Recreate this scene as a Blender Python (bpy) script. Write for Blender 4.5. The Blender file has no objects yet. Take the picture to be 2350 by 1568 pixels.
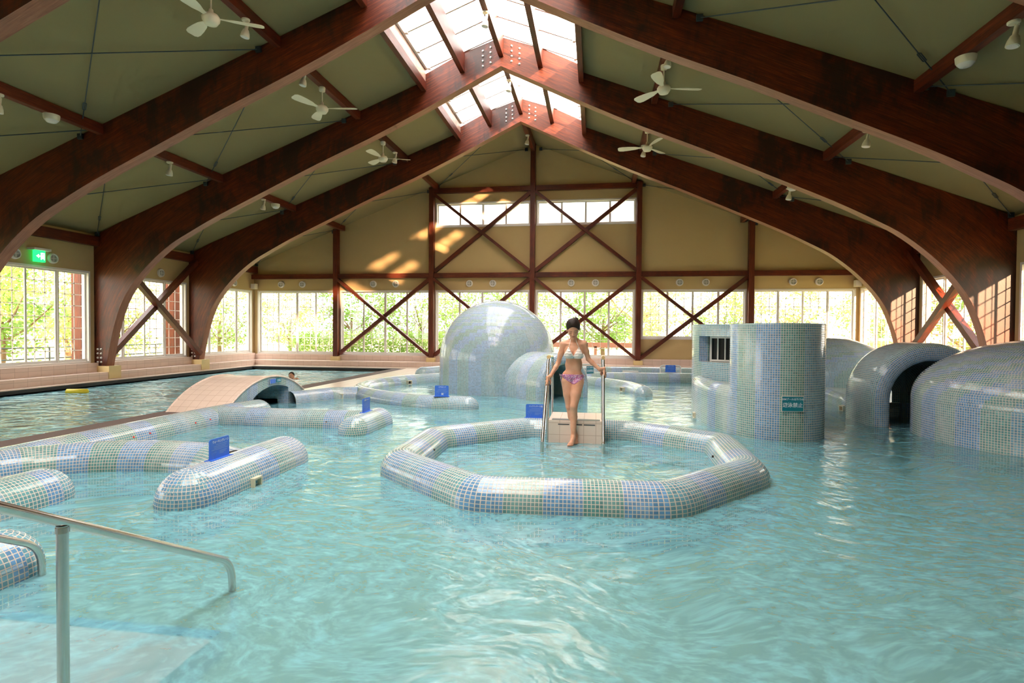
import bpy, math, random
import numpy as np
from mathutils import Vector, Matrix
random.seed(7)
sc = bpy.context.scene
col = sc.collection
PI = math.pi

# ------------------------------------------------------------------ camera, world, sun, exposure
EYE = 1.4
F_PX, YAW, PITCH, ROLL = 1291.37, 0.1474, 0.01927, 0.0071
cy_, sy_ = math.cos(YAW), math.sin(YAW)
fw0, rt0, up0 = Vector((-sy_, cy_, 0)), Vector((cy_, sy_, 0)), Vector((0, 0, 1))
fw = fw0 * math.cos(PITCH) - up0 * math.sin(PITCH)
u2 = up0 * math.cos(PITCH) + fw0 * math.sin(PITCH)
rt = rt0 * math.cos(ROLL) + u2 * math.sin(ROLL)
up = u2 * math.cos(ROLL) - rt0 * math.sin(ROLL)
cam = bpy.data.cameras.new('camera'); camo = bpy.data.objects.new('camera', cam); col.objects.link(camo)
m = Matrix.Identity(4)
for i in range(3):
    m[i][0], m[i][1], m[i][2] = rt[i], up[i], -fw[i]
m[2][3] = EYE
camo.matrix_world = m
cam.sensor_width = 36; cam.lens = 36 * F_PX / 2350; cam.clip_start = .05; cam.clip_end = 300
sc.camera = camo
sc.view_settings.view_transform = 'Standard'; sc.view_settings.look = 'None'
sc.view_settings.gamma = 1; sc.view_settings.use_curve_mapping = False
sc.view_settings.exposure = 1.2
cyc = sc.cycles
cyc.use_denoising = True
cyc.max_bounces = 7; cyc.diffuse_bounces = 4; cyc.glossy_bounces = 2; cyc.transmission_bounces = 2
cyc.use_adaptive_sampling = True; cyc.adaptive_threshold = .07; cyc.adaptive_min_samples = 16
cyc.transparent_max_bounces = 14; cyc.volume_bounces = 0
cyc.caustics_reflective = False; cyc.caustics_refractive = False
cyc.sample_clamp_indirect = 6; cyc.sample_clamp_direct = 0
w = bpy.data.worlds.new('sky'); sc.world = w; w.use_nodes = True
wn, wl = w.node_tree.nodes, w.node_tree.links
wn.clear()
tc = wn.new('ShaderNodeTexCoord'); sp = wn.new('ShaderNodeSeparateXYZ'); wl.new(tc.outputs['Generated'], sp.inputs[0])
rp = wn.new('ShaderNodeValToRGB'); wl.new(sp.outputs[2], rp.inputs[0])
rp.color_ramp.elements[0].position = 0.5; rp.color_ramp.elements[0].color = (.80, .76, .70, 1)
rp.color_ramp.elements[1].position = .85; rp.color_ramp.elements[1].color = (1.42, 1.42, 1.45, 1)
bg = wn.new('ShaderNodeBackground'); bg.inputs[1].default_value = 3.6; wl.new(rp.outputs[0], bg.inputs[0])
wo = wn.new('ShaderNodeOutputWorld'); wl.new(bg.outputs[0], wo.inputs[0])
sun = bpy.data.lights.new('sun', 'SUN'); sun.energy = 26; sun.color = (1.0, .62, .36); sun.angle = math.radians(1.2)
suno = bpy.data.objects.new('sun', sun); col.objects.link(suno)
suno.rotation_euler = Vector((-.42, .86, -.27)).to_track_quat('-Z', 'Y').to_euler()
def portal(c, d, sx, sz):
    l = bpy.data.lights.new('window_portal', 'AREA'); l.shape = 'RECTANGLE'; l.size = sx; l.size_y = sz
    l.cycles.is_portal = True
    o = bpy.data.objects.new('window_portal', l); col.objects.link(o); o.location = c
    o.rotation_euler = Vector(d).to_track_quat('-Z', 'Y').to_euler()

# ------------------------------------------------------------------ main dimensions (metres)
XR = -2.185; HALF = 10.543; XL = XR - HALF; XRT = XR + HALF
YB = 19.53; BAY = 3.408; YA = [YB - BAY * k for k in range(1, 7)]   # arch fronts, far to near
YF = -4.6
def roof(x): return 3.80 + .386 * (HALF - abs(x - XR))
WZ0, WZ1 = .54, 2.83
for k in range(0, 7):
    y = YB - BAY * k - 1.5
    if y > YF:
        portal((XL - .25, y, 1.7), (1, 0, 0), 2.3, 3.1)
        if k < 3: portal((XRT + .25, y, 1.7), (-1, 0, 0), 2.3, 3.1)
for k in range(6):
    portal((XR + (k - 2.5) * 3.6, YB + .3, 1.7), (0, -1, 0), 3.4, 2.4)
for k in (1, 2, 3, 4, 5):
    for s in (-1, 1):
        portal((XR + s * .95, YB - BAY * (k + .5), 8.35), (-.36 * s, 0, -1), 1.9, 3.3)

# ------------------------------------------------------------------ helpers
def lin(c):
    if isinstance(c, str): c = [int(c[i:i + 2], 16) for i in (0, 2, 4)]
    return tuple([((v / 255 + .055) / 1.055) ** 2.4 if v > 10 else v / 255 / 12.92 for v in c] + [1.0])
class NT:
    def __init__(s, name):
        s.m = bpy.data.materials.new(name); s.m.use_nodes = True; s.t = s.m.node_tree; s.t.nodes.clear()
        s.out = s.n('OutputMaterial')
    def n(s, typ, **kw):
        nd = s.t.nodes.new('ShaderNode' + typ)
        for k, v in kw.items():
            if k.startswith('i_'):
                key = k[2:]; key = int(key) if key.isdigit() else key.replace('_', ' ')
                s.set(nd.inputs[key], v)
            else: setattr(nd, k, v)
        return nd
    def set(s, sock, v):
        if isinstance(v, bpy.types.NodeSocket): s.t.links.new(v, sock)
        else: sock.default_value = v
    def math(s, op, a, b=0.0, c=0.0):
        nd = s.n('Math', operation=op); s.set(nd.inputs[0], a); s.set(nd.inputs[1], b); s.set(nd.inputs[2], c); return nd.outputs[0]
    def mix(s, f, a, b, bt='MIX'):
        nd = s.n('Mix', data_type='RGBA', blend_type=bt); s.set(nd.inputs[0], f); s.set(nd.inputs[6], a); s.set(nd.inputs[7], b); return nd.outputs[2]
    def ramp(s, f, stops, interp='LINEAR'):
        nd = s.n('ValToRGB'); s.set(nd.inputs[0], f); cr = nd.color_ramp; cr.interpolation = interp
        while len(cr.elements) < len(stops): cr.elements.new(.5)
        for e, (p, c) in zip(cr.elements, stops): e.position = p; e.color = c
        return nd.outputs[0]
    def noise(s, vec, scale, detail=3, rough=.5, dist=0, dim='3D'):
        nd = s.n('TexNoise', noise_dimensions=dim); s.set(nd.inputs['Vector'], vec)
        nd.inputs['Scale'].default_value = scale; nd.inputs['Detail'].default_value = detail
        nd.inputs['Roughness'].default_value = rough; nd.inputs['Distortion'].default_value = dist
        return nd.outputs[0]
    def mapv(s, vec, scale=(1, 1, 1), rot=(0, 0, 0), loc=(0, 0, 0)):
        nd = s.n('Mapping'); s.set(nd.inputs[0], vec); nd.inputs['Scale'].default_value = scale
        nd.inputs['Rotation'].default_value = rot; nd.inputs['Location'].default_value = loc; return nd.outputs[0]
    def coord(s, which='Object'): return s.n('TexCoord').outputs[which]
    def bump(s, h, strength=.3, dist=.01, normal=None):
        nd = s.n('Bump'); s.set(nd.inputs['Height'], h); nd.inputs['Strength'].default_value = strength; nd.inputs['Distance'].default_value = dist
        if normal: s.set(nd.inputs['Normal'], normal)
        return nd.outputs[0]
    def pbr(s, **kw):
        nd = s.n('BsdfPrincipled')
        for k, v in kw.items(): s.set(nd.inputs[k.replace('_', ' ')], v)
        s.t.links.new(nd.outputs[0], s.out.inputs[0]); return s.m
def plain(name, c, rough=.5, metal=0, spec=.5, var=.06, scale=6):
    t = NT(name); nz = t.noise(t.coord(), scale, 4)
    f = t.math('MULTIPLY_ADD', nz, var * 2, 1 - var)
    cc = t.mix(1.0, lin(c), t.n('CombineColor', i_0=f, i_1=f, i_2=f).outputs[0], 'MULTIPLY')
    return t.pbr(Base_Color=cc, Roughness=rough, Metallic=metal, Specular_IOR_Level=spec)
def emit(name, c, s):
    t = NT(name); e = t.n('Emission', i_0=lin(c), i_1=s); t.t.links.new(e.outputs[0], t.out.inputs[0]); return t.m
def wood(name, dark, mid, light, stain=.5):
    t = NT(name); uv = t.coord('UV'); ob = t.coord()
    g = t.noise(t.mapv(uv, (1.1, 26, 1)), 3.0, 5, .6, .6)
    g2 = t.noise(t.mapv(uv, (.5, 9, 1)), 2.0, 3, .5, 1.5)
    c = t.ramp(t.math('ADD', t.math('MULTIPLY', g, .6), t.math('MULTIPLY', g2, .4)), [(.3, lin(dark)), (.5, lin(mid)), (.72, lin(light))])
    s1 = t.noise(ob, .55, 4, .6, .8)
    s2 = t.noise(t.mapv(ob, (1, 1, .35)), 3.2, 5, .7, 1.2)
    st = t.ramp(t.math('MULTIPLY', s1, t.math('ADD', s2, .55)), [(.5, (0, 0, 0, 1)), (.68, (1, 1, 1, 1))])
    c = t.mix(t.math('MULTIPLY', st, stain), c, lin((34, 18, 12)))
    return t.pbr(Base_Color=c, Roughness=t.math('MULTIPLY_ADD', g, .3, .28), Normal=t.bump(g, .25, .004), Specular_IOR_Level=.45)
def tiles(name, c1, c2, grout, px, pz, gw=.012, rough=.3, axes='XYZ', off=0):
    """rectangular tiling from UV in metres"""
    t = NT(name); uv = t.n('SeparateXYZ'); t.set(uv.inputs[0], t.coord('UV'))
    U, V = t.math('DIVIDE', uv.outputs[0], px), t.math('DIVIDE', uv.outputs[1], pz)
    fu, fv = t.math('FRACT', U), t.math('FRACT', V)
    gu = t.math('GREATER_THAN', t.math('ABSOLUTE', t.math('SUBTRACT', fu, .5)), .5 - gw / px / 2)
    gv = t.math('GREATER_THAN', t.math('ABSOLUTE', t.math('SUBTRACT', fv, .5)), .5 - gw / pz / 2)
    g = t.math('MAXIMUM', gu, gv)
    idx = t.n('CombineXYZ', i_0=t.math('FLOOR', U), i_1=t.math('FLOOR', V))
    wn_ = t.n('TexWhiteNoise', noise_dimensions='2D'); t.set(wn_.inputs[0], idx.outputs[0])
    c = t.mix(wn_.outputs[0], lin(c1), lin(c2)); c = t.mix(t.math('MULTIPLY', t.noise(t.coord(), 2.2, 4), .25), c, lin(grout))
    c = t.mix(g, c, lin(grout))
    return t.pbr(Base_Color=c, Roughness=t.math('MULTIPLY_ADD', g, .4, rough), Normal=t.bump(t.math('SUBTRACT', 1, g), .3, .002))
def mosaic(name, seed=0, tint=0):
    """3 cm glass mosaic in 30 cm sheets of blue and sea green, cream joints"""
    t = NT(name); uv = t.n('SeparateXYZ'); t.set(uv.inputs[0], t.coord('UV'))
    P = .03
    U, V = t.math('DIVIDE', uv.outputs[0], P), t.math('DIVIDE', uv.outputs[1], P)
    def edge(f): # smooth joint mask
        d = t.math('SUBTRACT', .5, t.math('ABSOLUTE', t.math('SUBTRACT', t.math('FRACT', f), .5)))
        mr = t.n('MapRange', interpolation_type='SMOOTHSTEP'); t.set(mr.inputs[0], d)
        mr.inputs[1].default_value = .06; mr.inputs[2].default_value = .125; mr.inputs[3].default_value = 1; mr.inputs[4].default_value = 0
        return mr.outputs[0]
    g = t.math('MAXIMUM', edge(U), edge(V))
    sheet = t.math('FLOOR', t.math('DIVIDE', uv.outputs[0], .3))
    oi = t.n('ObjectInfo')
    sh = t.n('TexWhiteNoise', noise_dimensions='2D'); t.set(sh.inputs[0], t.n('CombineXYZ', i_0=sheet, i_1=seed + .37).outputs[0])
    par = t.math('MULTIPLY', t.math('FRACT', t.math('MULTIPLY', sheet, .5)), 1.0)
    bl = t.noise(t.mapv(t.coord(), (1, 1, .6)), 1.1, 3, .6)
    pick = t.math('ADD', t.math('ADD', t.math('MULTIPLY', par, .75), t.math('MULTIPLY', sh.outputs[0], .42)), t.math('MULTIPLY_ADD', bl, .6, -.25))
    base = t.ramp(pick, [(0, lin((112, 166, 218))), (.22, lin((102, 156, 210))), (.45, lin((114, 172, 192))), (.68, lin((106, 166, 162))), (.9, lin((90, 152, 142)))])
    base = t.mix(.22, base, lin((110, 162, 188)))
    ti = t.n('TexWhiteNoise', noise_dimensions='3D'); t.set(ti.inputs[0], t.n('CombineXYZ', i_0=t.math('FLOOR', U), i_1=t.math('FLOOR', V), i_2=seed).outputs[0])
    f = t.math('MULTIPLY_ADD', ti.outputs[0], .34, .80)
    base = t.mix(1.0, base, t.n('CombineColor', i_0=f, i_1=f, i_2=f).outputs[0], 'MULTIPLY')
    c = t.mix(g, base, lin((222, 212, 200)))
    scale_ = t.ramp(t.noise(t.mapv(t.coord(), (1, 1, .5)), 1.5, 4, .6, .5), [(.52, (0, 0, 0, 1)), (.74, (1, 1, 1, 1))])
    c = t.mix(t.math('MULTIPLY', scale_, .42), c, lin((224, 224, 226)))
    return t.pbr(Base_Color=c, Roughness=t.math('MULTIPLY_ADD', g, .45, .13), Specular_IOR_Level=.55, Coat_Weight=.25, Coat_Roughness=.08,
                 Normal=t.bump(t.math('SUBTRACT', 1, g), .35, .0015))

M = {}
M['wood'] = wood('stained_timber', (38, 10, 3), (92, 33, 8), (150, 66, 26), .85)
M['wood2'] = wood('stained_joist', (52, 16, 5), (100, 37, 15), (140, 68, 38), .5)
M['soffit'] = wood('water_lit_soffit_wood', (128, 78, 56), (162, 104, 78), (184, 128, 100), .15)  # paler colour carries the light bounced up from the water
M['board'] = wood('weathered_board', (120, 84, 70), (206, 176, 160), (236, 214, 200), .5)
M['ceil'] = plain('olive_ceiling_board', (146, 132, 94), .8, 0, .2, .05, 1.2)
M['wall'] = plain('cream_plaster', (196, 170, 122), .8, 0, .2, .05, 1.5)
M['white'] = plain('white_painted_aluminium', (226, 220, 214), .35, 0, .5, .03)
t = NT('pale_lattice'); d_ = t.n('BsdfDiffuse', i_0=lin((238, 230, 226))); tr_ = t.n('BsdfTranslucent', i_0=lin((238, 230, 226))); mx = t.n('MixShader', i_0=.35)
t.set(mx.inputs[1], d_.outputs[0]); t.set(mx.inputs[2], tr_.outputs[0]); t.t.links.new(mx.outputs[0], t.out.inputs[0]); M['grey'] = t.m
M['cream'] = plain('cream_enamel', (226, 216, 190), .35, 0, .5, .03)
M['creamp'] = plain('cream_plinth_tile', (226, 202, 146), .5)
M['pink'] = tiles('pale_pink_tile', (232, 208, 194), (224, 200, 186), (196, 172, 158), .3, .2, .008)
M['bench'] = tiles('pale_step_tile', (244, 224, 210), (238, 218, 204), (206, 178, 160), .15, .15, .006)
M['deck'] = tiles('cream_deck_tile', (226, 206, 190), (218, 198, 182), (186, 166, 150), .3, .3, .008)
M['stone'] = plain('dark_rubber_strip', (112, 98, 94), .8, 0, .3, .18, 40)
M['gutter'] = plain('dark_gutter', (36, 34, 34), .6)
M['floor'] = tiles('pool_floor_tile', (200, 230, 244), (190, 224, 240), (212, 234, 244), .15, .15, .01)
M['spafloor'] = tiles('spa_floor_tile', (186, 202, 196), (176, 194, 190), (168, 190, 186), .1, .1, .008)
M['band'] = tiles('blue_band_tile', (96, 160, 200), (84, 150, 190), (150, 190, 200), .1, .1, .006)
for i in range(4): M['mosaic%d' % i] = mosaic('blue_green_mosaic_%d' % i, i * 3.1)
M['steel'] = plain('brushed_steel', (206, 200, 194), .2, 1, .5, .08, 30)
M['rod'] = plain('painted_steel_rod', (78, 86, 92), .45, .6)
M['nut'] = plain('galvanised_nut', (210, 208, 206), .35, .7)
M['black'] = plain('black_void', (14, 14, 15), .6)
M['blue'] = plain('blue_acrylic', (64, 122, 230), .3, 0, .6, .03)
M['teal'] = plain('teal_sign', (20, 132, 152), .3)
M['text'] = plain('white_print', (232, 240, 250), .5)
M['faint'] = plain('pale_blue_print', (124, 160, 232), .5)
M['dark'] = plain('grey_grille', (168, 166, 156), .6)
M['green_lit'] = emit('lit_green', (30, 200, 90), 1.6)
M['white_lit'] = emit('lit_white', (235, 255, 225), 2.2)
M['yellow'] = plain('yellow_foam', (236, 218, 60), .5)
M['red'] = plain('red_plastic', (224, 60, 50), .4)
M['skin'] = None
t = NT('skin'); nz = t.noise(t.coord(), 9, 4)
t_c = t.ramp(nz, [(.3, lin((216, 156, 124))), (.7, lin((230, 176, 146)))])
M['skin'] = t.pbr(Base_Color=t_c, Roughness=.42, Subsurface_Weight=.12, Subsurface_Radius=(.03, .012, .006), Specular_IOR_Level=.4)
t = NT('dark_hair'); nz = t.noise(t.mapv(t.coord(), (30, 30, 5)), 6, 4, .6, .4)
M['hair'] = t.pbr(Base_Color=t.ramp(nz, [(.35, lin((14, 9, 7))), (.7, lin((46, 28, 20)))]), Roughness=.55, Specular_IOR_Level=.25, Normal=t.bump(nz, .6, .004))
M['frill'] = plain('white_frilled_fabric', (236, 230, 226), .8, 0, .2, .06, 60)
t = NT('floral_fabric'); vo = t.n('TexVoronoi'); t.set(vo.inputs[0], t.coord()); vo.inputs['Scale'].default_value = 150
M['floral'] = t.pbr(Base_Color=t.ramp(t.n('SeparateColor', i_0=vo.outputs['Color']).outputs[0], [(0, lin((196, 96, 146))), (.35, lin((226, 170, 196))), (.55, lin((160, 110, 180))), (.8, lin((240, 226, 232)))], 'CONSTANT'), Roughness=.7)
M['lip'] = plain('lips', (186, 96, 84), .4); M['brow'] = plain('brow_and_lash', (52, 34, 26), .6)
t = NT('leaf_green'); oi = t.n('ObjectInfo'); nz = t.noise(t.coord(), 1.3, 3)
lc = t.ramp(t.math('ADD', t.math('MULTIPLY', nz, .7), t.math('MULTIPLY', oi.outputs['Random'], .3)), [(.3, lin((112, 146, 70))), (.5, lin((146, 172, 96))), (.7, lin((180, 190, 124)))])
d_ = t.n('BsdfDiffuse', i_0=lc); tr_ = t.n('BsdfTranslucent', i_0=lc); mx = t.n('MixShader', i_0=.45)
t.set(mx.inputs[1], d_.outputs[0]); t.set(mx.inputs[2], tr_.outputs[0]); t.t.links.new(mx.outputs[0], t.out.inputs[0]); M['leaf'] = t.m
M['bark'] = plain('tree_bark', (132, 104, 82), .9, 0, .2, .2, 8)
M['ground'] = plain('garden_ground', (170, 172, 120), .9, 0, .1, .2, .6)
M['fence'] = plain('dusky_red_fence', (160, 110, 104), .8)
M['housew'] = plain('house_render', (206, 198, 186), .8); M['houser'] = plain('house_roof', (120, 104, 96), .8)
M['shade'] = plain('dark_window', (70, 74, 78), .3)
# glass: thin pane, mostly clear with a faint sheen
def glass(name, tint=(1, 1, 1), refl=.06, haze=0):
    t = NT(name); a = t.n('BsdfTransparent', i_0=tuple(tint) + (1,)); b = t.n('BsdfGlossy', i_0=(1, 1, 1, 1), i_1=.02)
    lw = t.n('LayerWeight', i_0=.25); f = t.math('MULTIPLY_ADD', lw.outputs['Fresnel'], .5, refl)
    mx = t.n('MixShader'); t.set(mx.inputs[0], f); t.set(mx.inputs[1], a.outputs[0]); t.set(mx.inputs[2], b.outputs[0]); o = mx.outputs[0]
    if haze:
        d = t.n('BsdfTranslucent', i_0=(.9, .9, .9, 1)); m2 = t.n('MixShader', i_0=haze); t.set(m2.inputs[1], o); t.set(m2.inputs[2], d.outputs[0]); o = m2.outputs[0]
    t.t.links.new(o, t.out.inputs[0]); return t.m
M['glass'] = glass('window_glass', (.96, .97, .96)); M['skyglass'] = glass('frosted_skylight', (.95, .95, .95), .03, .8)
def water(name, s, milk, dens, tint, fo=.25, rg=.05):
    t = NT(name); ob = t.coord()
    flow = t.noise(ob, .5, 2)
    off = t.n('VectorMath', operation='SCALE'); t.set(off.inputs[0], t.n('CombineXYZ', i_0=flow, i_1=flow).outputs[0]); off.inputs['Scale'].default_value = 1.4
    v2 = t.n('VectorMath', operation='ADD'); t.set(v2.inputs[0], ob); t.set(v2.inputs[1], off.outputs[0]); v2 = v2.outputs[0]
    n1 = t.noise(t.mapv(v2, (1.0, 1.5, 1), (0, 0, .5)), 2.1, 2, .5, .8)
    n2 = t.noise(t.mapv(v2, (1.0, 1.7, 1), (0, 0, .7)), 6.5, 3, .55, 1.0)
    n3 = t.noise(t.mapv(v2, (1, 2.2, 1), (0, 0, .55)), 17, 2, .5, .6)
    b = t.bump(n1, s, .16); b = t.bump(n2, s * .6, .030, b); b = t.bump(n3, s * .3, .008, b)
    fr = t.n('Fresnel', i_0=1.33); t.set(fr.inputs['Normal'], b)
    gl = t.n('BsdfGlossy', i_0=(1, 1, 1, 1), i_1=rg); t.set(gl.inputs['Normal'], b)
    tr = t.n('BsdfTransparent', i_0=(.93, .99, 1, 1))
    df = t.n('BsdfDiffuse', i_0=lin(tint)); t.set(df.inputs['Normal'], t.bump(n1, .35, .12))
    foam = t.ramp(t.math('MULTIPLY', n2, t.math('ADD', n3, .5)), [(.40, (0, 0, 0, 1)), (.78, (1, 1, 1, 1))])  # pale streak mask; on the lane pool it paints in window glints
    inner = t.n('MixShader'); t.set(inner.inputs[0], t.math('MULTIPLY_ADD', foam, fo, milk)); t.set(inner.inputs[1], tr.outputs[0]); t.set(inner.inputs[2], df.outputs[0])
    mx = t.n('MixShader'); t.set(mx.inputs[0], fr.outputs[0]); t.set(mx.inputs[1], inner.outputs[0]); t.set(mx.inputs[2], gl.outputs[0])
    t.t.links.new(mx.outputs[0], t.out.inputs[0])
    va = t.n('VolumeAbsorption', i_0=(.26, .765, .92, 1), i_1=dens); t.t.links.new(va.outputs[0], t.out.inputs[1])
    return t.m
M['water'] = water('turquoise_water', .17, .40, .50, (142, 214, 232), .30, .13)
M['water2'] = water('swimming_lane_water', .9, .40, .5, (150, 212, 224), .8, .10)

class MB:
    def __init__(s): s.v = []; s.f = []; s.uv = []; s.sm = []
    def add(s, vs, fs, uvs=None, smooth=False):
        b = len(s.v); s.v += [tuple(map(float, p)) for p in vs]
        for i, f in enumerate(fs):
            s.f.append(tuple(b + k for k in f)); s.uv.append(uvs[i] if uvs else None); s.sm.append(smooth)
        return s
    def box(s, x0, x1, y0, y1, z0, z1):
        v = [(x, y, z) for x in (x0, x1) for y in (y0, y1) for z in (z0, z1)]
        return s.add(v, [(0, 1, 3, 2), (4, 6, 7, 5), (0, 4, 5, 1), (2, 3, 7, 6), (0, 2, 6, 4), (1, 5, 7, 3)])
    def beam(s, a, b, w, h, up=(0, 0, 1), u0=0):
        a, b = Vector(a), Vector(b); d = (b - a); L = d.length; d.normalize(); upv = Vector(up)
        side = d.cross(upv).normalized() * (w / 2); upn = side.cross(d).normalized() * (h / 2)
        v = []
        for p in (a, b):
            v += [p - side - upn, p + side - upn, p + side + upn, p - side + upn]
        fs, uv = [], []
        for k, (ww) in enumerate((w, h, w, h)):
            k2 = (k + 1) % 4; fs.append((k, k2, k2 + 4, k + 4)); o = k * .37 + u0
            uv.append([(u0, o), (u0, o + ww), (u0 + L, o + ww), (u0 + L, o)])
        fs += [(3, 2, 1, 0), (4, 5, 6, 7)]; uv += [[(0, 0), (0, w), (h, w), (h, 0)]] * 2
        return s.add(v, fs, uv)
    def tube(s, pts, r, n=12, cap=True):
        pts = [Vector(p) for p in pts]; N = len(pts); rr = r if isinstance(r, (list, tuple)) else [r] * N
        v = []; ref = None
        for i, p in enumerate(pts):
            d = ((pts[min(i + 1, N - 1)] - pts[max(i - 1, 0)])).normalized()
            if ref is None:
                ref = Vector((0, 0, 1)) if abs(d.z) < .9 else Vector((1, 0, 0))
            side = d.cross(ref).normalized(); ref = side.cross(d).normalized()
            for k in range(n):
                a = 2 * PI * k / n; v.append(p + (side * math.cos(a) + ref * math.sin(a)) * rr[i])
        f = [(i * n + k, i * n + (k + 1) % n, (i + 1) * n + (k + 1) % n, (i + 1) * n + k) for i in range(N - 1) for k in range(n)]
        s.add(v, f, None, True)
        if cap: s.add(v[:n], [tuple(range(n))[::-1]]); s.add(v[-n:], [tuple(range(n))])
        return s
    def lathe(s, prof, c, n=24, axis='Z', smooth=True):
        c = Vector(c); v = []
        for r, h in prof:
            for k in range(n):
                a = 2 * PI * k / n; q = (r * math.cos(a), r * math.sin(a), h)
                if axis == 'Y': q = (q[0], q[2], q[1])
                if axis == 'X': q = (q[2], q[0], q[1])
                v.append(c + Vector(q))
        f = [(i * n + k, i * n + (k + 1) % n, (i + 1) * n + (k + 1) % n, (i + 1) * n + k) for i in range(len(prof) - 1) for k in range(n)]
        s.add(v, f, None, smooth)
        s.add(v[:n], [tuple(range(n))[::-1]]); s.add(v[-n:], [tuple(range(n))])
        return s
    def prism(s, poly, h0, h1, plane='XY'):
        def P(a, b, h): return {'XY': (a, b, h), 'XZ': (a, h, b), 'YZ': (h, a, b)}[plane]
        n = len(poly); v = [P(a, b, h0) for a, b in poly] + [P(a, b, h1) for a, b in poly]
        return s.add(v, [tuple(range(n))[::-1], tuple(range(n, 2 * n))] + [(k, (k + 1) % n, n + (k + 1) % n, n + k) for k in range(n)])
    def build(s, name, mat, parent=None, fix=True):
        me = bpy.data.meshes.new(name); me.from_pydata(s.v, [], s.f)
        ul = me.uv_layers.new(name='UV'); data = ul.data
        for p, uv in zip(me.polygons, s.uv):
            if uv is None:
                n = p.normal; ax = max(range(3), key=lambda i: abs(n[i])); sel = {0: (1, 2), 1: (0, 2), 2: (0, 1)}[ax]
                for li, vi in zip(p.loop_indices, p.vertices):
                    co = me.vertices[vi].co; data[li].uv = (co[sel[0]] + 50, co[sel[1]] + 50)
            else:
                for li, q in zip(p.loop_indices, uv): data[li].uv = q
        me.polygons.foreach_set('use_smooth', s.sm)
        me.materials.append(mat); me.update()
        o = bpy.data.objects.new(name, me); col.objects.link(o)
        if parent: o.parent = parent
        return o
def tag(o, label=None, cat=None, group=None, kind=None):
    if label: o['label'] = label
    if cat: o['category'] = cat
    if group: o['group'] = group
    if kind: o['kind'] = kind
    return o
def thing(name, loc, label, cat, group=None, rz=0):
    o = bpy.data.objects.new(name, None); o.empty_display_size = .1; col.objects.link(o); o.location = loc; o.rotation_euler = (0, 0, rz)
    return tag(o, label, cat, group)
def struct(o): o['kind'] = 'structure'; return o
def dup(root, loc, rz=None, label=None, group=None):
    def cp(o, par):
        c = o.copy(); col.objects.link(c)
        if par: c.parent = par
        for ch in list(o.children): cp(ch, c)
        return c
    r = cp(root, None); r.location = loc
    if rz is not None: r.rotation_euler = (0, 0, rz)
    if label: r['label'] = label
    if group: r['group'] = group
    return r
def at_box(cx, cy, cz, hx, hy, hz): return MB().box(cx - hx, cx + hx, cy - hy, cy + hy, cz - hz, cz + hz)
def fillet(pts, r, n=4, closed=False):
    P = [Vector(p) for p in pts]; N = len(P); out = []
    for i in range(N):
        if not closed and i in (0, N - 1): out.append(P[i]); continue
        a, b, c = P[i - 1], P[i], P[(i + 1) % N]
        d1, d2 = (a - b), (c - b); q = min(r, d1.length * .45, d2.length * .45)
        p1, p2 = b + d1.normalized() * q, b + d2.normalized() * q
        for k in range(n + 1):
            t_ = k / n; out.append(p1 * (1 - t_) ** 2 + b * 2 * t_ * (1 - t_) + p2 * t_ ** 2)
    return out
def text_part(s, size, mat, parent, loc, rot, name='lettering', sx=1, ext=.0012, bold=0):
    cu = bpy.data.curves.new(name, 'FONT'); cu.body = s; cu.size = size; cu.align_x = 'CENTER'; cu.align_y = 'CENTER'; cu.extrude = ext; cu.offset = bold
    cu.resolution_u = 3
    tmp = bpy.data.objects.new('tmp', cu); col.objects.link(tmp)
    dg = bpy.context.evaluated_depsgraph_get(); dg.update()
    me = bpy.data.meshes.new_from_object(tmp.evaluated_get(dg), depsgraph=dg)
    bpy.data.objects.remove(tmp); me.materials.clear(); me.materials.append(mat); me.name = name
    if sx != 1:
        for v in me.vertices: v.co.x *= sx
    o = bpy.data.objects.new(name, me); col.objects.link(o); o.parent = parent; o.location = loc; o.rotation_euler = rot
    return o

# ------------------------------------------------------------------ shell: floor, walls, ceiling
struct(MB().box(XL - .3, XRT + .3, YF - .2, YB + .3, -1.3, -1.0).build('floor', M['floor']))
def wall_strips(breaks, holes, zb, top, along, h0, h1):
    """breaks along the wall, holes = (a0,a1,z0,z1); top(a) = height; 'along' x or y"""
    mb = MB()
    bs = sorted(set(breaks + [h[0] for h in holes] + [h[1] for h in holes]))
    for a, b in zip(bs[:-1], bs[1:]):
        hs = sorted([(h[2], h[3]) for h in holes if h[0] <= a + 1e-6 and h[1] >= b - 1e-6])
        z = zb
        segs = []
        for z0, z1 in hs: segs.append((z, z0, z0)); z = z1
        segs.append((z, top(a), top(b)))
        for z0, ta, tb in segs:
            if max(ta, tb) - z0 < 1e-4: continue
            q = [(a, z0), (b, z0), (b, tb), (a, ta)]
            mb.prism(q, h0, h1, 'XZ' if along == 'x' else 'YZ')
    return mb
PX = [XR + k * 3.6 for k in (-2, -1, 0, 1, 2)]
edges = [XL] + PX + [XRT]
hb = []
for k in range(6):
    a, b = edges[k] + .10 + (.06 if k == 0 else 0), edges[k + 1] - .10
    z0 = 1.14 if k >= 4 else .47
    hb.append((a, b, z0, WZ1))
cl = [(PX[1] + .11, PX[2] - .09, 5.05, 5.93), (PX[2] + .11, PX[3] - .09, 5.05, 5.93)]
struct(wall_strips([XL - .2, XR, XRT + .2], hb + cl, -1.2, lambda x: roof(x) + .05, 'x', YB, YB + .2).build('wall_back', M['wall']))
struct(wall_strips([XL - .2, XR, XRT + .2], [], -1.2, lambda x: roof(x) + .05, 'x', YF - .2, YF).build('wall_front', M['wall']))
sideh = []
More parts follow.
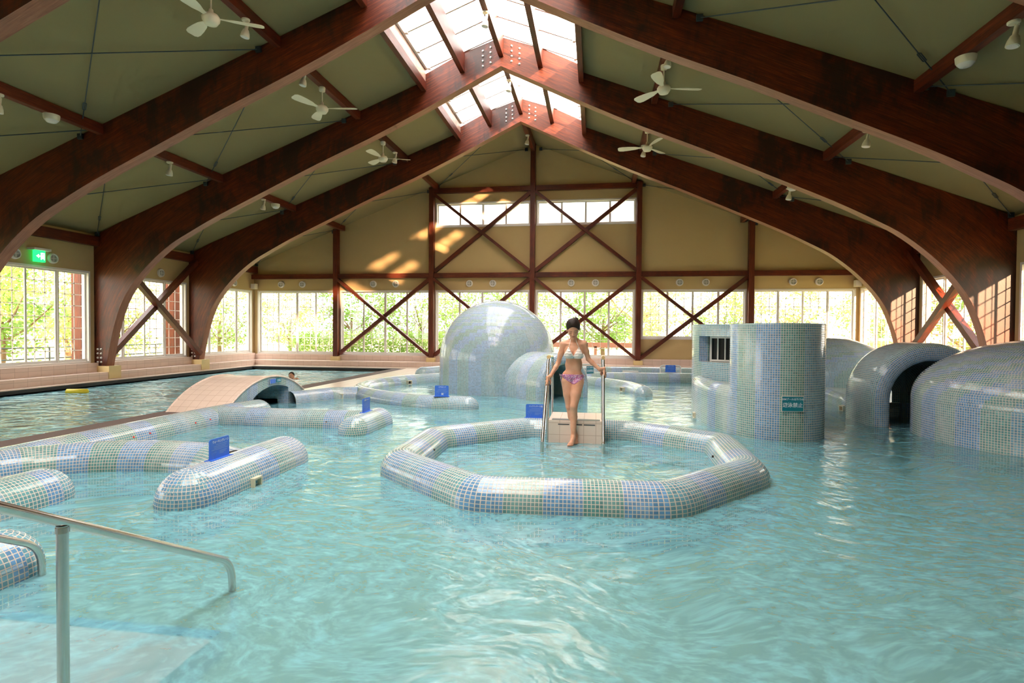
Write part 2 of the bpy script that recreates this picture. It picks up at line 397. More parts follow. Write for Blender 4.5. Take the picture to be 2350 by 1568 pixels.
for k in range(0, 7):
    y0 = YB - BAY * (k + 1) + .17 + (.12 if k == 0 else 0); y1 = YB - BAY * k - .12
    if y0 > YF: sideh.append((y0, y1, WZ0 - .04, WZ1))
struct(wall_strips([YF, YB], sideh, -1.2, lambda y: 3.85, 'y', XL - .2, XL).build('wall_left', M['wall']))
struct(wall_strips([YF, YB], sideh[:3], -1.2, lambda y: 3.85, 'y', XRT, XRT + .2).build('wall_right', M['wall']))  # near bays, out of view, made solid to block sun from the dome
SK = 1.78
def slab(x0, x1, y0, y1):
    z0, z1 = roof(x0), roof(x1)
    return MB().add([(x0, y0, z0), (x1, y0, z1), (x1, y1, z1), (x0, y1, z0), (x0, y0, z0 + .15), (x1, y0, z1 + .15), (x1, y1, z1 + .15), (x0, y1, z0 + .15)],
                    [(0, 3, 2, 1), (4, 5, 6, 7), (0, 1, 5, 4), (1, 2, 6, 5), (2, 3, 7, 6), (3, 0, 4, 7)])
YS1, YS0 = YA[0] + .24, YA[5]
for a, b, y0, y1 in ((XL - .3, XR - SK, YF - .3, YB + .3), (XR + SK, XRT + .3, YF - .3, YB + .3), (XR - SK, XR, YS1, YB + .3), (XR, XR + SK, YS1, YB + .3), (XR - SK, XR, YF - .3, YS0), (XR, XR + SK, YF - .3, YS0)):
    struct(slab(a, b, y0, y1).build('ceiling', M['ceil']))

# ------------------------------------------------------------------ windows
def window(n, o, u, W, z0, z1, ns, cols, rows, inward, lattice=True):
    """o: start point on the wall plane, u: unit along the wall, inward: unit into the room"""
    o, u, iw = Vector(o), Vector(u), Vector(inward)
    def bar(mb, a0, a1, b0, b1, d0, d1):  # along, height, depth (d>0 outward)
        p = [o + u * a + Vector((0, 0, z)) - iw * d for a in (a0, a1) for d in (d0, d1) for z in (b0, b1)]
        mb.add(p, [(0, 1, 3, 2), (4, 6, 7, 5), (0, 4, 5, 1), (2, 3, 7, 6), (0, 2, 6, 4), (1, 5, 7, 3)])
    fr = MB(); t_ = .05
    for a0, a1, b0, b1 in ((0, W, z0, z0 + t_), (0, W, z1 - t_, z1), (0, t_, z0 + t_, z1 - t_), (W - t_, W, z0 + t_, z1 - t_)):
        bar(fr, a0, a1, b0, b1, -.012, .19)
    root = struct(fr.build('window_%d' % n, M['white']))
    sw = (W - 2 * t_) / ns; pn = MB()
    for k in range(ns):
        s = MB(); a = t_ + k * sw; d = .07 if k % 2 else .10; q = .035
        bar(s, a, a + q, z0 + t_, z1 - t_, d, d + .03); bar(s, a + sw - q, a + sw, z0 + t_, z1 - t_, d, d + .03)
        bar(s, a + q, a + sw - q, z0 + t_, z0 + t_ + .06, d, d + .03); bar(s, a + q, a + sw - q, z1 - t_ - .04, z1 - t_, d, d + .03)
        s.build('sash', M['white'], root)
        p = [o + u * (a + (q if e in (0, 3) else sw - q)) + Vector((0, 0, (z0 + t_ + .06) if e in (0, 1) else (z1 - t_ - .04))) - iw * (d + .015) for e in range(4)]
        pn.add(p, [(0, 1, 2, 3)])
    pn.build('pane', M['glass'], root)
    if lattice:
        l = MB()
        for k in range(ns):
            a = t_ + k * sw
            for c in range(1, cols): x = a + sw * c / cols; bar(l, x - .010, x + .010, z0 + t_, z1 - t_, .145, .155)
        for r in range(1, rows): z = z0 + t_ + (z1 - z0 - 2 * t_) * r / rows; bar(l, t_, W - t_, z - .010, z + .010, .145, .155)
        l.build('lattice', M['grey'], root)
    return root
wi = 1
for k, h in enumerate(hb):
    window(wi, (h[0], YB, 0), (1, 0, 0), h[1] - h[0], h[2], h[3], 4, 3, 8 if h[2] < 1 else 6, (0, -1, 0)); wi += 1
for h in cl: window(wi, (h[0], YB, 0), (1, 0, 0), h[1] - h[0], h[2], h[3], 4, 1, 1, (0, -1, 0), False); wi += 1
for h in sideh[:5]:
    window(wi, (XL, h[0], 0), (0, 1, 0), h[1] - h[0], h[2], h[3], 4, 3, 8, (1, 0, 0)); wi += 1
for h in sideh[:3]:
    window(wi, (XRT, h[0], 0), (0, 1, 0), h[1] - h[0], h[2], h[3], 4, 3, 8, (-1, 0, 0)); wi += 1
# skylights between arches; two nearest are unseen, added to brighten the foreground water
for k in (1, 2, 3, 4, 5):
    y0, y1 = YA[k] + .24, YA[k - 1]
    g = MB(); g2 = MB()
    for s in (-1, 1):
        xs = XR + s * (SK + .03); za = roof(xs)
        g.beam((xs, y0, za + .13), (xs, y1, za + .13), .08, .34); g2.beam((xs, y0, za - .13), (xs, y1, za - .13), .11, .20)
    root = struct(g.build('window_%d' % wi, M['board'])); wi += 1
    g2.build('side_purlin', M['wood2'], root); b = MB(); pn = MB()
    for s in (-1, 1):
        e, r_ = XR + s * SK, XR
        ze, zr = roof(e) + .27, roof(r_) + .27
        pn.add([(e, y0, ze), (r_, y0, zr), (r_, y1, zr), (e, y1, ze)], [(0, 1, 2, 3)])
        for q in range(5):
            y = y0 + (y1 - y0) * (q + .02) / 4.04
            b.beam((e, y, ze - .02), (r_, y, zr - .02), .045, .04)
            b.box(e - s * .10 - .03, e - s * .10 + .03, y - .04, y + .04, ze - .02, ze + .05)
        b.beam((e - s * .04, y0, ze), (e - s * .04, y1, ze), .05, .05)
    b.build('glazing_bar', M['white'], root); pn.build('pane', M['skyglass'], root)

# ------------------------------------------------------------------ glulam arches
INN = [(.34, .42), (.47, 1.05), (.60, 1.54), (.80, 2.05), (1.05, 2.45), (1.36, 2.81), (1.72, 3.15), (2.18, 3.50), (2.72, 3.80), (3.45, 4.17), (4.60, 4.69), (6.1, 5.36), (7.43, 5.92), (8.75, 6.53)]
OUT = [(0, .42), (0, 1.05), (0, 1.6), (0, 2.2), (0, 2.75), (0, 3.25), (0, 3.74), (.75, 4.08), (1.6, 4.41), (2.6, 4.79), (4.05, 5.36), (5.75, 6.01), (7.15, 6.55), (8.76, 7.18)]
# finer inner curve
def catm(P, n=3):
    out = []
    for i in range(len(P) - 1):
        p0, p1, p2, p3 = P[max(i - 1, 0)], P[i], P[i + 1], P[min(i + 2, len(P) - 1)]
        for k in range(n):
            t_ = k / n
            out.append(tuple(.5 * (2 * p1[j] + (-p0[j] + p2[j]) * t_ + (2 * p0[j] - 5 * p1[j] + 4 * p2[j] - p3[j]) * t_ ** 2 + (-p0[j] + 3 * p1[j] - 3 * p2[j] + p3[j]) * t_ ** 3) for j in range(2)))
    out.append(P[-1]); return out
INF = catm(INN, 3)
OUF = []
for i in range(len(OUT) - 1):
    for k in range(3):
        t_ = k / 3; OUF.append((OUT[i][0] * (1 - t_) + OUT[i + 1][0] * t_, OUT[i][1] * (1 - t_) + OUT[i + 1][1] * t_))
OUF.append(OUT[-1])
INF += [(8.764, 6.536), (9.6, 6.95), (HALF, 7.41)]; OUF += [(8.764, 7.33), (9.6, 7.74), (HALF, 8.06)]
TH = .24
def arch_half(s):
    mb = MB(); so = MB(); u = 0; n = len(INF)
    def X(d): return XR + s * (HALF - d)
    for i in range(n - 1):
        (a0, a1), (b0, b1) = (INF[i], INF[i + 1]), (OUF[i], OUF[i + 1])
        L = math.dist(a0, a1); h0, h1 = math.dist(a0, b0), math.dist(a1, b1)
        P = [(X(a0[0]), 0, a0[1]), (X(a1[0]), 0, a1[1]), (X(b1[0]), 0, b1[1]), (X(b0[0]), 0, b0[1])]
        Q = [(x, TH, z) for x, y, z in P]
        mb.add(P, [(0, 1, 2, 3)], [[(u, 0), (u + L, 0), (u + L, h1), (u, h0)]])
        mb.add(Q, [(3, 2, 1, 0)], [[(u, h0), (u + L, h1), (u + L, 0), (u, 0)]])
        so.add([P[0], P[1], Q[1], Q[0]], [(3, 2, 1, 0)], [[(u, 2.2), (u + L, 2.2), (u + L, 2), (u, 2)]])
        mb.add([P[3], P[2], Q[2], Q[3]], [(0, 1, 2, 3)], [[(u, 3), (u + L, 3), (u + L, 3.2), (u, 3.2)]])
        if i == 0: mb.add([P[0], P[3], Q[3], Q[0]], [(0, 1, 2, 3)])
        u += L
    return mb, so
def bolt_mb(p, r=.022, ax='Y'):
    h = -.025
    return MB().lathe([(r * 1.25, 0), (r * 1.25, h * .3), (r, h * .3), (r, h * .8), (r * .5, h)], p, 8, ax)
arch_lab = ['glulam timber arch nearest the far wall, apex bolts sunlit', 'second glulam timber arch from the far wall, crossing under the skylights',
            'glulam timber arch third from the far wall, its apex cut off above', 'glulam timber arch overhead whose lower edge shows at the picture top corner',
            'glulam timber arch straight above the photographer', 'glulam timber arch behind the photographer']
(HL, SL_), (HR, SR_) = arch_half(-1), arch_half(1)
proto_h = None
for k, y in enumerate(YA):
    if k > 4: break
    a = thing('glulam_arch', (0, y, 0), arch_lab[k], 'arch')
    if k == 0:
        hl = HL.build('arch_limb', M['wood'], a); hr = HR.build('arch_limb', M['wood'], a)
        pls = []
        for s in (-1, 1):
            x = XR + s * HALF
            p = MB().box(min(x, x - s * .47), max(x, x - s * .47), -.05, .32, .10, .42).build('plinth', M['creamp'], a); pls.append(p)
        bolts = []
        bm = None
        for s in (-1, 1):
            for cxx in (.24, .42):
                for q in range(4):
                    p = (XR + s * cxx, -.002, 7.46 - .386 * cxx + .13 + q * .115)
                    o = bolt_mb(p).build('bolt', M['nut'], hl if s < 0 else hr); bolts.append(o)
            for cxx in (.10, .2):
                for q in range(4):
                    o = bolt_mb((XR + s * (HALF - cxx), -.002, .52 + q * .11)).build('bolt', M['nut'], hl if s < 0 else hr); bolts.append(o)
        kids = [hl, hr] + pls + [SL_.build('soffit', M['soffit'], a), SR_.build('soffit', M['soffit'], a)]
    else:
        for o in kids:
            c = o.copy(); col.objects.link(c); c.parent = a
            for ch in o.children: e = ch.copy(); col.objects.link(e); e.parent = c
# ------------------------------------------------------------------ purlins, eave beams, braces, tie rods
def timber(name, a, b, w, h, label, cat='beam', group=None, up=(0, 0, 1), mat='wood2', u0=0):
    o = MB().beam(a, b, w, h, up, u0).build(name, M[mat]); return tag(o, label, cat, group)
UPX = {-2: XR - 6.97, -1: XR - 3.42, 1: XR + 3.40, 2: XR + 6.93}
pn_ = {-2: 'low over the swimming lanes', -1: 'upper, over the lane side', 1: 'upper, over the dome side', 2: 'low over the domes'}
bay_n = ['touching the far wall', 'second bay from far wall', 'third bay from far wall', 'overhead bay']
for k in range(4):
    y1 = YB if k == 0 else YA[k - 1]; y0 = YA[k] + TH
    for q in (-2, -1, 1, 2):
        x = UPX[q]; z = roof(x) - .09
        timber('roof_purlin', (x, y0, z), (x, y1, z), .12, .18, 'red-brown purlin %s, %s' % (pn_[q], bay_n[k]), u0=k * 3 + q)
    if k in (0,):
        timber('roof_purlin', (XR, y0, roof(XR) - .16), (XR, y1, roof(XR) - .16), .12, .3, 'short ridge purlin between the last arch and the far wall')
    else:
        nm = {1: 'skylight nearer the far wall', 2: 'skylight between the second and third arch', 3: 'skylight above the third arch, out of frame'}[k]
        for x, ll, hh in ((XR, 'ridge purlin down the middle', .5), (XR - .9, 'rafter purlin on the lane side', .42), (XR + .9, 'rafter purlin on the dome side', .42)):
            timber('roof_purlin', (x, y0, roof(x) + .0), (x, y1, roof(x) + .0), .11, hh, '%s of the %s' % (ll, nm), u0=k + x)
    for s in (-1, 1):
        x = XR + s * (HALF - .10)
        timber('eave_beam', (x, y0, 3.60), (x, y1, 3.60), .14, .24, 'eave beam above the %s windows, %s' % ('lane side' if s < 0 else 'dome side', bay_n[k]), u0=k)
# wall frame
pl_ = ['timber post of far wall nearest the lane corner', 'timber post of far wall between the lane corner and the ridge', 'tall centre timber post of far wall under the ridge', 'timber post of far wall behind the swimmer stairs', 'timber post of far wall above the tiled tower']
for q, x in enumerate(PX):
    r = thing('wall_post', (x, YB - .11, 0), pl_[q], 'post')
    MB().beam((0, 0, .42), (0, 0, roof(x) - .05), .17, .2, (0, 1, 0), q).build('post', M['wood2'], r)
    MB().box(-.15, .15, -.16, .11, .10, .42).build('plinth', M['creamp'], r)
bayn = ['lane corner', 'left of the dome', 'behind the dome', 'behind the woman', 'beside the tower', 'behind the tower']
bayn = ['bay at the lane corner', 'bay left of the big dome', 'bay behind the big dome', 'bay behind the bathing woman', 'bay with the raised sill', 'bay behind the tiled tower']
for q in range(6):
    a, b = edges[q] + (.09 if q else 0), edges[q + 1] - (.09 if q < 5 else 0)
    timber('wall_beam', (a, YB - .075, 3.34), (b, YB - .075, 3.34), .15, .17, 'horizontal timber above vents, %s of far wall' % bayn[q], u0=q)
for q in (2, 3):
    timber('wall_beam', (edges[q] + .09, YB - .075, 6.33), (edges[q + 1] - .09, YB - .075, 6.33), .15, .17, 'horizontal timber above clerestory, %s of far wall' % bayn[q], u0=q)
for q in (1, 2, 3, 4):
    a, b = edges[q] + .09, edges[q + 1] - .09
    timber('diagonal_brace', (a, YB - .07, .5), (b, YB - .07, 3.22), .13, .12, 'lower diagonal brace rising away from the lanes, %s' % bayn[q], 'brace', up=(0, 1, 0), u0=q)
    timber('diagonal_brace', (a, YB - .17, 3.22), (b, YB - .17, .5), .10, .15, 'lower diagonal brace falling away from the lanes, %s' % bayn[q], 'brace', up=(0, 1, 0), u0=q + .5)
for q in (2, 3):
    a, b = edges[q] + .09, edges[q + 1] - .09
    timber('diagonal_brace', (a, YB - .07, 3.48), (b, YB - .07, 6.2), .13, .12, 'upper diagonal brace rising away from the lanes, %s' % bayn[q], 'brace', up=(0, 1, 0), u0=q)
    timber('diagonal_brace', (a, YB - .17, 6.2), (b, YB - .17, 3.48), .10, .15, 'upper diagonal brace falling away from the lanes, %s' % bayn[q], 'brace', up=(0, 1, 0), u0=q + .5)
for s, nm in ((-1, 'beside the swimming lanes'), (1, 'behind the domes')):
    x = XR + s * (HALF - .25); y0, y1 = YA[1] + TH, YA[0]
    timber('diagonal_brace', (x, y0, .72), (x, y1, 3.5), .14, .15, 'thick brace rising towards the far wall %s' % nm, 'brace', up=(1, 0, 0))
    timber('diagonal_brace', (x - s * .12, y0, 3.3), (x - s * .12, y1, .6), .14, .15, 'thick brace falling towards the far wall %s' % nm, 'brace', up=(1, 0, 0), u0=2)
# tie rods under the ceiling
def rod(a, b, label, buckle=.82):
    a, b = Vector(a), Vector(b); r = thing('tie_rod', a, label, 'tie rod'); d = b - a
    MB().tube([(0, 0, 0), d], .009, 6).build('rod', M['rod'], r)
    c = d * buckle; dn = d.normalized(); tb = MB(); sd = dn.cross(Vector((0, 0, 1))).normalized() * .022
    for s in (-1, 1): tb.tube([c - dn * .11, c - dn * .09 + sd * s, c + dn * .09 + sd * s, c + dn * .11], .008, 6)
    tb.build('turnbuckle', M['rod'], r)
    for p in (Vector((0, 0, 0)), d): at_box(p.x, p.y, p.z, .05, .02, .05).build('bracket', M['rod'], r)
for s, nm in ((-1, 'lane side'), (1, 'dome side')):
    for k, (y0, y1, bn) in enumerate(((YA[0] + TH, YB, 'last bay'), (YA[1] + TH, YA[0], 'second bay'), (YA[2] + TH, YA[1], 'third bay'), (YA[3] + TH, YA[2], 'overhead bay'))):
        for a, b, pn2 in ((HALF - .15, 7.0, 'lowest panel'), (7.35, 3.75, 'middle panel')) + (((3.4, .25, 'top panel'),) if k == 0 else ()):
            xa, xb = XR + s * a, XR + s * b
            if k > 1 and False: continue
            rod((xa, y1 - .05, roof(xa) - .07), (xb, y0 + .05, roof(xb) - .07), 'tie rod climbing towards photographer, %s, %s %s' % (pn2, nm, bn), .2)
            rod((xb, y1 - .05, roof(xb) - .09), (xa, y0 + .05, roof(xa) - .09), 'tie rod dropping towards photographer, %s, %s %s' % (pn2, nm, bn), .85)
# ------------------------------------------------------------------ fans, lamps, vents
def ceiling_fan(drop, loc, label):
    r = thing('ceiling_fan', loc, label, 'fan', 'white three-bladed fans hung from the purlins')
    MB().lathe([(.02, -.09), (.06, -.08), (.065, -.02), (.06, 0)], (0, 0, 0), 20).build('canopy', M['cream'], r)
    MB().tube([(0, 0, -.06), (0, 0, -drop + .1)], .013, 10).build('downrod', M['cream'], r)
    MB().lathe([(.03, -drop - .09), (.085, -drop - .085), (.10, -drop - .06), (.12, -drop - .03), (.125, -drop + .01), (.10, -drop + .05), (.04, -drop + .07), (.03, -drop + .13), (.018, -drop + .14)], (0, 0, 0), 28).build('motor', M['cream'], r)
    return r
def add_blades(r, drop, ph):
    for q in range(3):
        a = ph + q * 2 * PI / 3; mb = MB(); ca, sa = math.cos(a), math.sin(a)
        prof = [(.10, .025), (.2, .035), (.3, .065), (.45, .085), (.6, .095), (.68, .085), (.715, .05)]
        v = []
        for rr, hw in prof:
            for s, e in ((-1, 1), (1, 1), (1, -1), (-1, -1)):
                z = -drop + .01 + s * hw * .22 + e * .003
                v.append((ca * rr - sa * s * hw, sa * rr + ca * s * hw, z))
        f = []
        for i in range(len(prof) - 1):
            for k in range(4): f.append((i * 4 + k, i * 4 + (k + 1) % 4, i * 4 + 4 + (k + 1) % 4, i * 4 + 4 + k))
        f += [(3, 2, 1, 0), tuple(len(v) - 4 + k for k in range(4))]
        mb.add(v, f).build('blade', M['cream'], r)
for (x, y, ph, lb) in ((UPX[-1], 7.57, .5, 'white ceiling fan with three blades nearest, high above the yellow float'), (UPX[-1], 10.95, .15, 'white ceiling fan over the lanes side, middle one between two arches'),
                       (UPX[-1], 14.3, .35, 'white ceiling fan over the lanes side, farthest, beside a spotlight'), (UPX[1], 10.9, .2, 'white ceiling fan over the woman side, nearer and larger'), (UPX[1], 14.3, .9, 'white ceiling fan over the woman side, farther and smaller')):
    dr = .44
    r = ceiling_fan(dr, (x, y, roof(x) - .18), lb); add_blades(r, dr, ph)
def spotlight(loc, rz, label):
    r = thing('spotlight', loc, label, 'spotlight', 'cream spotlights clipped under the purlins', rz)
    MB().lathe([(.055, -.03), (.065, -.02), (.065, 0)], (0, 0, 0), 18).build('base', M['cream'], r)
    b = MB().tube([(.045, 0, -.02), (.05, 0, -.08), (.02, 0, -.10)], .008, 8); b.tube([(0, 0, -.02), (.03, 0, -.08)], .007, 8); b.build('bracket', M['cream'], r)
    d = Vector((-.18, -.05, -1)).normalized(); o0 = Vector((.03, 0, -.06))
    pts = [o0, o0 + d * .10, o0 + d * .12, o0 + d * .17, o0 + d * .22, o0 + d * .235]
    lb_ = MB().tube(pts, [.026, .028, .045, .062, .07, .068], 20).build('lamp_body', M['cream'], r)
    MB().tube([o0 + d * .236, o0 + d * .240], [.058, .056], 20).build('lens', M['white'], lb_)
sp_l = [((UPX[-1], 8.4), 'above the nearest fan'), ((UPX[-2], 7.5), 'at the picture edge beside a round lamp'), ((UPX[-1], 10.2), 'on the second bay purlin over the lanes, just below the third arch'),
        ((UPX[-2], 11.03), 'alone on the low purlin over the lanes'), ((UPX[-2], 14.5), 'low over the lanes with a round lamp beside it'), ((UPX[-1], 15.2), 'right beside the farthest lanes fan'),
        ((XR, 10.9), 'hanging under the skylight ridge, larger one'), ((XR, 13.9), 'hanging under the farther skylight ridge'), ((XR, 17.7), 'on the short ridge purlin by the far wall'),
        ((UPX[1], 10.35), 'above the nearer fan on the woman side'), ((UPX[2], 7.35), 'large in the upper corner over the domes'), ((UPX[2], 10.92), 'alone on the low purlin over the tower'),
        ((UPX[2], 15.0), 'low over the tower beside a round lamp'), ((UPX[1], 15.5), 'half hidden behind the farther fan on the woman side')]
for (x, y), lb in sp_l:
    z = roof(x) - .18
    if abs(x - XR) < .1: z = roof(x) - (.25 if y < 17 else .31)
    spotlight((x, y, z), random.uniform(-.4, .4), 'cream spotlight %s' % lb)
def round_lamp(loc, label):
    r = thing('downlight', loc, label, 'ceiling lamp', 'round white lamps under the low purlins')
    MB().lathe([(.10, -.09), (.115, -.06), (.12, 0)], (0, 0, 0), 28).build('housing', M['cream'], r); hz_ = r.children[0]
    MB().lathe([(.03, -.135), (.07, -.125), (.098, -.09)], (0, 0, 0), 28).build('diffuser', M['white'], hz_)
for x, y, lb in ((UPX[-2], 8.35, 'round white lamp over the lanes, nearer one'), (UPX[-2], 15.1, 'round white lamp over the lanes, farther one'), (UPX[2], 8.2, 'round white lamp over the domes, nearer large one'), (UPX[2], 14.75, 'round white lamp over the tower, farther small one')):
    round_lamp((x, y, roof(x) - .18), lb)
def vent():
    r = thing('wall_vent', (0, 0, 0), 'x', 'vent', 'round white vents above the windows')
    rg_ = MB().lathe([(.085, -.012), (.085, -.055), (.10, -.06), (.115, -.05), (.125, 0)], (0, 0, 0), 28, 'Y').build('ring', M['white'], r)
    MB().lathe([(.09, -.010), (.09, -.034)], (0, 0, 0), 24, 'Y').build('grille', M['dark'], rg_)
    b = MB().box(-.088, .088, -.046, -.036, -.006, .006); b.box(-.006, .006, -.046, -.036, -.088, .088)
    for q in range(-4, 5):
        if q: h = math.sqrt(.085 ** 2 - (q * .018) ** 2); b.box(-h, h, -.030, -.026, q * .018 - .0015, q * .018 + .0015)
    b.build('cross_bar', M['white'], rg_)
    return r
v0 = vent(); first = True
vb = [-11.61, -10.77, -8.01, -7.16, -4.44, -3.6, -.85, -.02, 2.77, 3.62, 6.35, 7.15]
for i, x in enumerate(vb):
    lb = '%s round white vent, far wall %s' % (('first', 'second')[i % 2], bayn[i // 2])
    o = v0 if first else dup(v0, (0, 0, 0)); first = False
    o.location = (x, YB, 3.06); o['label'] = lb
for y, lb in ((10.72, 'round white vent half hidden by an arch, near the green exit sign'), (11.6, 'round white vent just past the green exit sign'), (14.94, 'round white vent above the braced window beside the lanes'), (18.36, 'round white vent by the lane corner, partly behind the last arch')):
    dup(v0, (XL, y, 3.03), PI / 2, lb)
# exit sign on the lane-side wall
r = thing('exit_sign', (XL, 11.2, 3.0), 'lit green emergency exit sign with white arrow on the lane-side wall', 'exit sign')
at_box(.09, 0, .03, .035, .12, .13).build('sign_box', M['green_lit'], r)
MB().box(0, .2, -.2, .2, .16, .21).build('canopy', M['white'], r)
g = MB().prism([(-.095, .03), (-.035, .075), (-.035, .045), (-.01, .045), (-.01, .015), (-.035, .015), (-.035, -.015)], .126, .129, 'YZ'); g.build('arrow', M['white_lit'], r)
g = MB(); g.box(.126, .129, .01, .025, -.05, .11); g.box(.126, .129, .085, .10, -.05, .11); g.box(.126, .129, .01, .10, .095, .11); g.box(.126, .1295, .04, .07, -.03, .05); g.lathe([(.0, .1265), (.014, .1265), (.014, .1295), (0, .1295)], (0, .055, .07), 10, 'X'); g.build('running_figure', M['white_lit'], r)
for x, s, lb in ((XL + .12, 1, 'small white speaker box in the corner beyond the lanes'), (XRT - .12, -1, 'small white speaker box in the corner beyond the domes')):
    r = thing('wall_speaker', (x, YB - .16, 2.98), lb, 'speaker')
    at_box(0, 0, 0, .09, .08, .1).build('housing', M['cream'], r); at_box(0, -.083, 0, .075, .004, .08).build('grille', M['white'], r)

# ------------------------------------------------------------------ benches, decks, copings
def base(n, name, mb, mat): return struct(mb.build(name, M[mat]))
mb = MB().box(XL, XL + .12, YF, YB - .1, -.1, .50); base(0, 'baseboard_left', mb, 'pink')
mb = MB().box(XL + .12, -12.28, YF, YB - .5, -.1, .27); base(0, 'baseboard_left_step', mb, 'pink')
mb = MB().box(-12.28, -12.0, YF, 18.55, -1.2, .09); base(0, 'trim_1', mb, 'deck')
mb = MB().box(XL, XRT, YB - .1, YB, -.1, .47); base(0, 'baseboard_back', mb, 'pink')
mb = MB().box(XL + .12, XRT, YB - .6, YB - .1, -.1, .27); base(0, 'baseboard_back_step', mb, 'pink')
mb = MB().box(-12.28, XRT, 18.45, YB - .6, -1.2, .09); base(0, 'trim_2', mb, 'deck')
mb = MB().box(XRT - .5, XRT, YF, YB - .6, -1.2, .45); base(0, 'baseboard_right', mb, 'pink')
tag(MB().box(-12.02, -11.96, YF, 18.4, .0, .075).build('overflow_gutter', M['gutter']), 'dark overflow gutter along the lane pool beneath the windows', 'gutter')
tag(MB().box(-12.0, -6.6, 18.3, 18.45, .0, .075).build('overflow_gutter', M['gutter']), 'dark overflow gutter across the far end of the lane pool', 'gutter')
tag(MB().box(-12.04, -12.0, YF, 18.45, -1.1, .0).build('tile_band', M['band']), 'blue tile band below the gutter at the window side of lane pool', 'tile band')
tag(MB().box(-6.84, -6.38, YF, 18.45, -1.2, .07).build('dark_coping', M['stone']), 'dark grey rubber strip between the lane pool and the mosaic pool', 'coping')
tag(MB().prism([(-6.38, -4.5), (-5.95, -4.5), (-5.95, 8.78), (-6.36, 8.78), (-6.36, 9.87), (-5.95, 9.87), (-5.9, 10.2), (-5.6, 11.2), (-5.4, 14), (-4.8, 15.6), (-4.3, 16.6), (-3.6, 17.4), (7.8, 17.9), (7.8, 18.45), (-6.38, 18.45)], -1.15, .08).build('cream_coping', M['deck']), 'cream tiled walkway widening towards the far wall', 'walkway')
# water bodies
tag(MB().box(-6.37, XRT - .5, YF, 17.9, -1.02, 0).build('pool_water', M['water'], None), 'turquoise rippled water of the mosaic pool', 'water', kind='structure')
tag(MB().box(-12.0, -6.84, YF, 18.3, -1.02, -.03).build('lane_water', M['water2'], None), 'glittering water of the twenty metre swimming pool', 'water', kind='structure')

# ------------------------------------------------------------------ mosaic rims
def profile(r, zc, zb, n=14):
    P = [(-r, zb), (-r, zc)]
    for k in range(1, n): a = PI - PI * k / n; P.append((r * math.cos(a), zc + r * math.sin(a)))
    return P + [(r, zc), (r, zb)]
def ring_uv(rho, a0, a1): return rho * a0, rho * a1
def mosaic_tube(path, r, label=None, zc=.02, zb=-1.05, closed=False, capA=True, capB=True, mat=0, u0=0, name='mosaic_barrier', cat='pool barrier', parent=None):
    P = [Vector((p[0], p[1])) for p in path]; N = len(P); pr = profile(r, zc, zb); mb = MB()
    vs = [0]
    for a, b in zip(pr[:-1], pr[1:]): vs.append(vs[-1] + math.dist(a, b))
    rows = []; us = [u0]
    for i in range(N + (1 if closed else 0)):
        i0 = i % N
        if closed: a, b, c = P[i0 - 1], P[i0], P[(i0 + 1) % N]
        else: a, b, c = P[max(i0 - 1, 0)], P[i0], P[min(i0 + 1, N - 1)]
        d1 = (b - a).normalized() if (b - a).length > 1e-9 else (c - b).normalized(); d2 = (c - b).normalized() if (c - b).length > 1e-9 else d1
        n1, n2 = Vector((d1.y, -d1.x)), Vector((d2.y, -d2.x)); m_ = (n1 + n2).normalized(); sc_ = 1 / max(m_.dot(n1), .5)
        rows.append([(b.x + m_.x * sc_ * s, b.y + m_.y * sc_ * s, z) for s, z in pr])
        if i: us.append(us[-1] + (P[i0] - P[(i - 1) % N]).length)
    K = len(pr)
    for i in range(len(rows) - 1):
        v = rows[i] + rows[i + 1]
        mb.add(v, [(k, k + 1, K + k + 1, K + k) for k in range(K - 1)], [[(us[i], vs[k]), (us[i], vs[k + 1]), (us[i + 1], vs[k + 1]), (us[i + 1], vs[k])] for k in range(K - 1)], True)
    if not closed:
        h = K // 2
        for do, p, d in ((capA, P[0], P[0] - P[1]), (capB, P[-1], P[-1] - P[-2])):
            if not do: continue
            a0 = math.atan2(d.y, d.x) - PI / 2; n = 16
            half = pr[h:]  # top to bottom
            if abs(half[0][0]) > 1e-6: half = [(0, zc + r)] + half
            for j in range(len(half) - 1):
                r0, r1 = half[j][0], half[j + 1][0]; rho = max((r0 + r1) / 2, .01); v0_ = sum(math.dist(half[q], half[q + 1]) for q in range(j)); v1_ = v0_ + math.dist(half[j], half[j + 1])
                rho = max(round(rho * PI / .03), 1) * .03 / PI
                for q in range(n):
                    t0, t1 = PI * q / n, PI * (q + 1) / n
                    def pt(rr, z, t_): return (p.x + rr * math.cos(a0 + t_), p.y + rr * math.sin(a0 + t_), z)
                    mb.add([pt(r0, half[j][1], t0), pt(r1, half[j + 1][1], t0), pt(r1, half[j + 1][1], t1), pt(r0, half[j][1], t1)], [(0, 1, 2, 3)],
                           [[(rho * t0, v0_), (rho * t0, v1_), (rho * t1, v1_), (rho * t1, v0_)]], True)
    o = mb.build(name, M['mosaic%d' % mat], parent)
    if label: tag(o, label, cat)
    return o
def jets(par, pts, m='black'):
    for p, d in pts:
        a = Vector(p); mb = MB().tube([a - Vector(d) * .01, a + Vector(d) * .006], .012, 8); mb.build('jet_nozzle', M[m], par)
def scoop(loc, rz, label):
    r = thing('overflow_scoop', loc, label, 'scoop', 'cream overflow scoops set in the mosaic rims', rz)
    b = MB(); b.box(-.06, .06, -.03, .05, .035, .05); b.box(-.06, .06, -.03, .05, -.05, -.035); b.box(-.06, -.045, -.03, .05, -.035, .035); b.box(.045, .06, -.03, .05, -.035, .035)
    b.build('scoop_frame', M['cream'], r); at_box(0, .045, 0, .044, .003, .034).build('scoop_back', M['shade'], r)
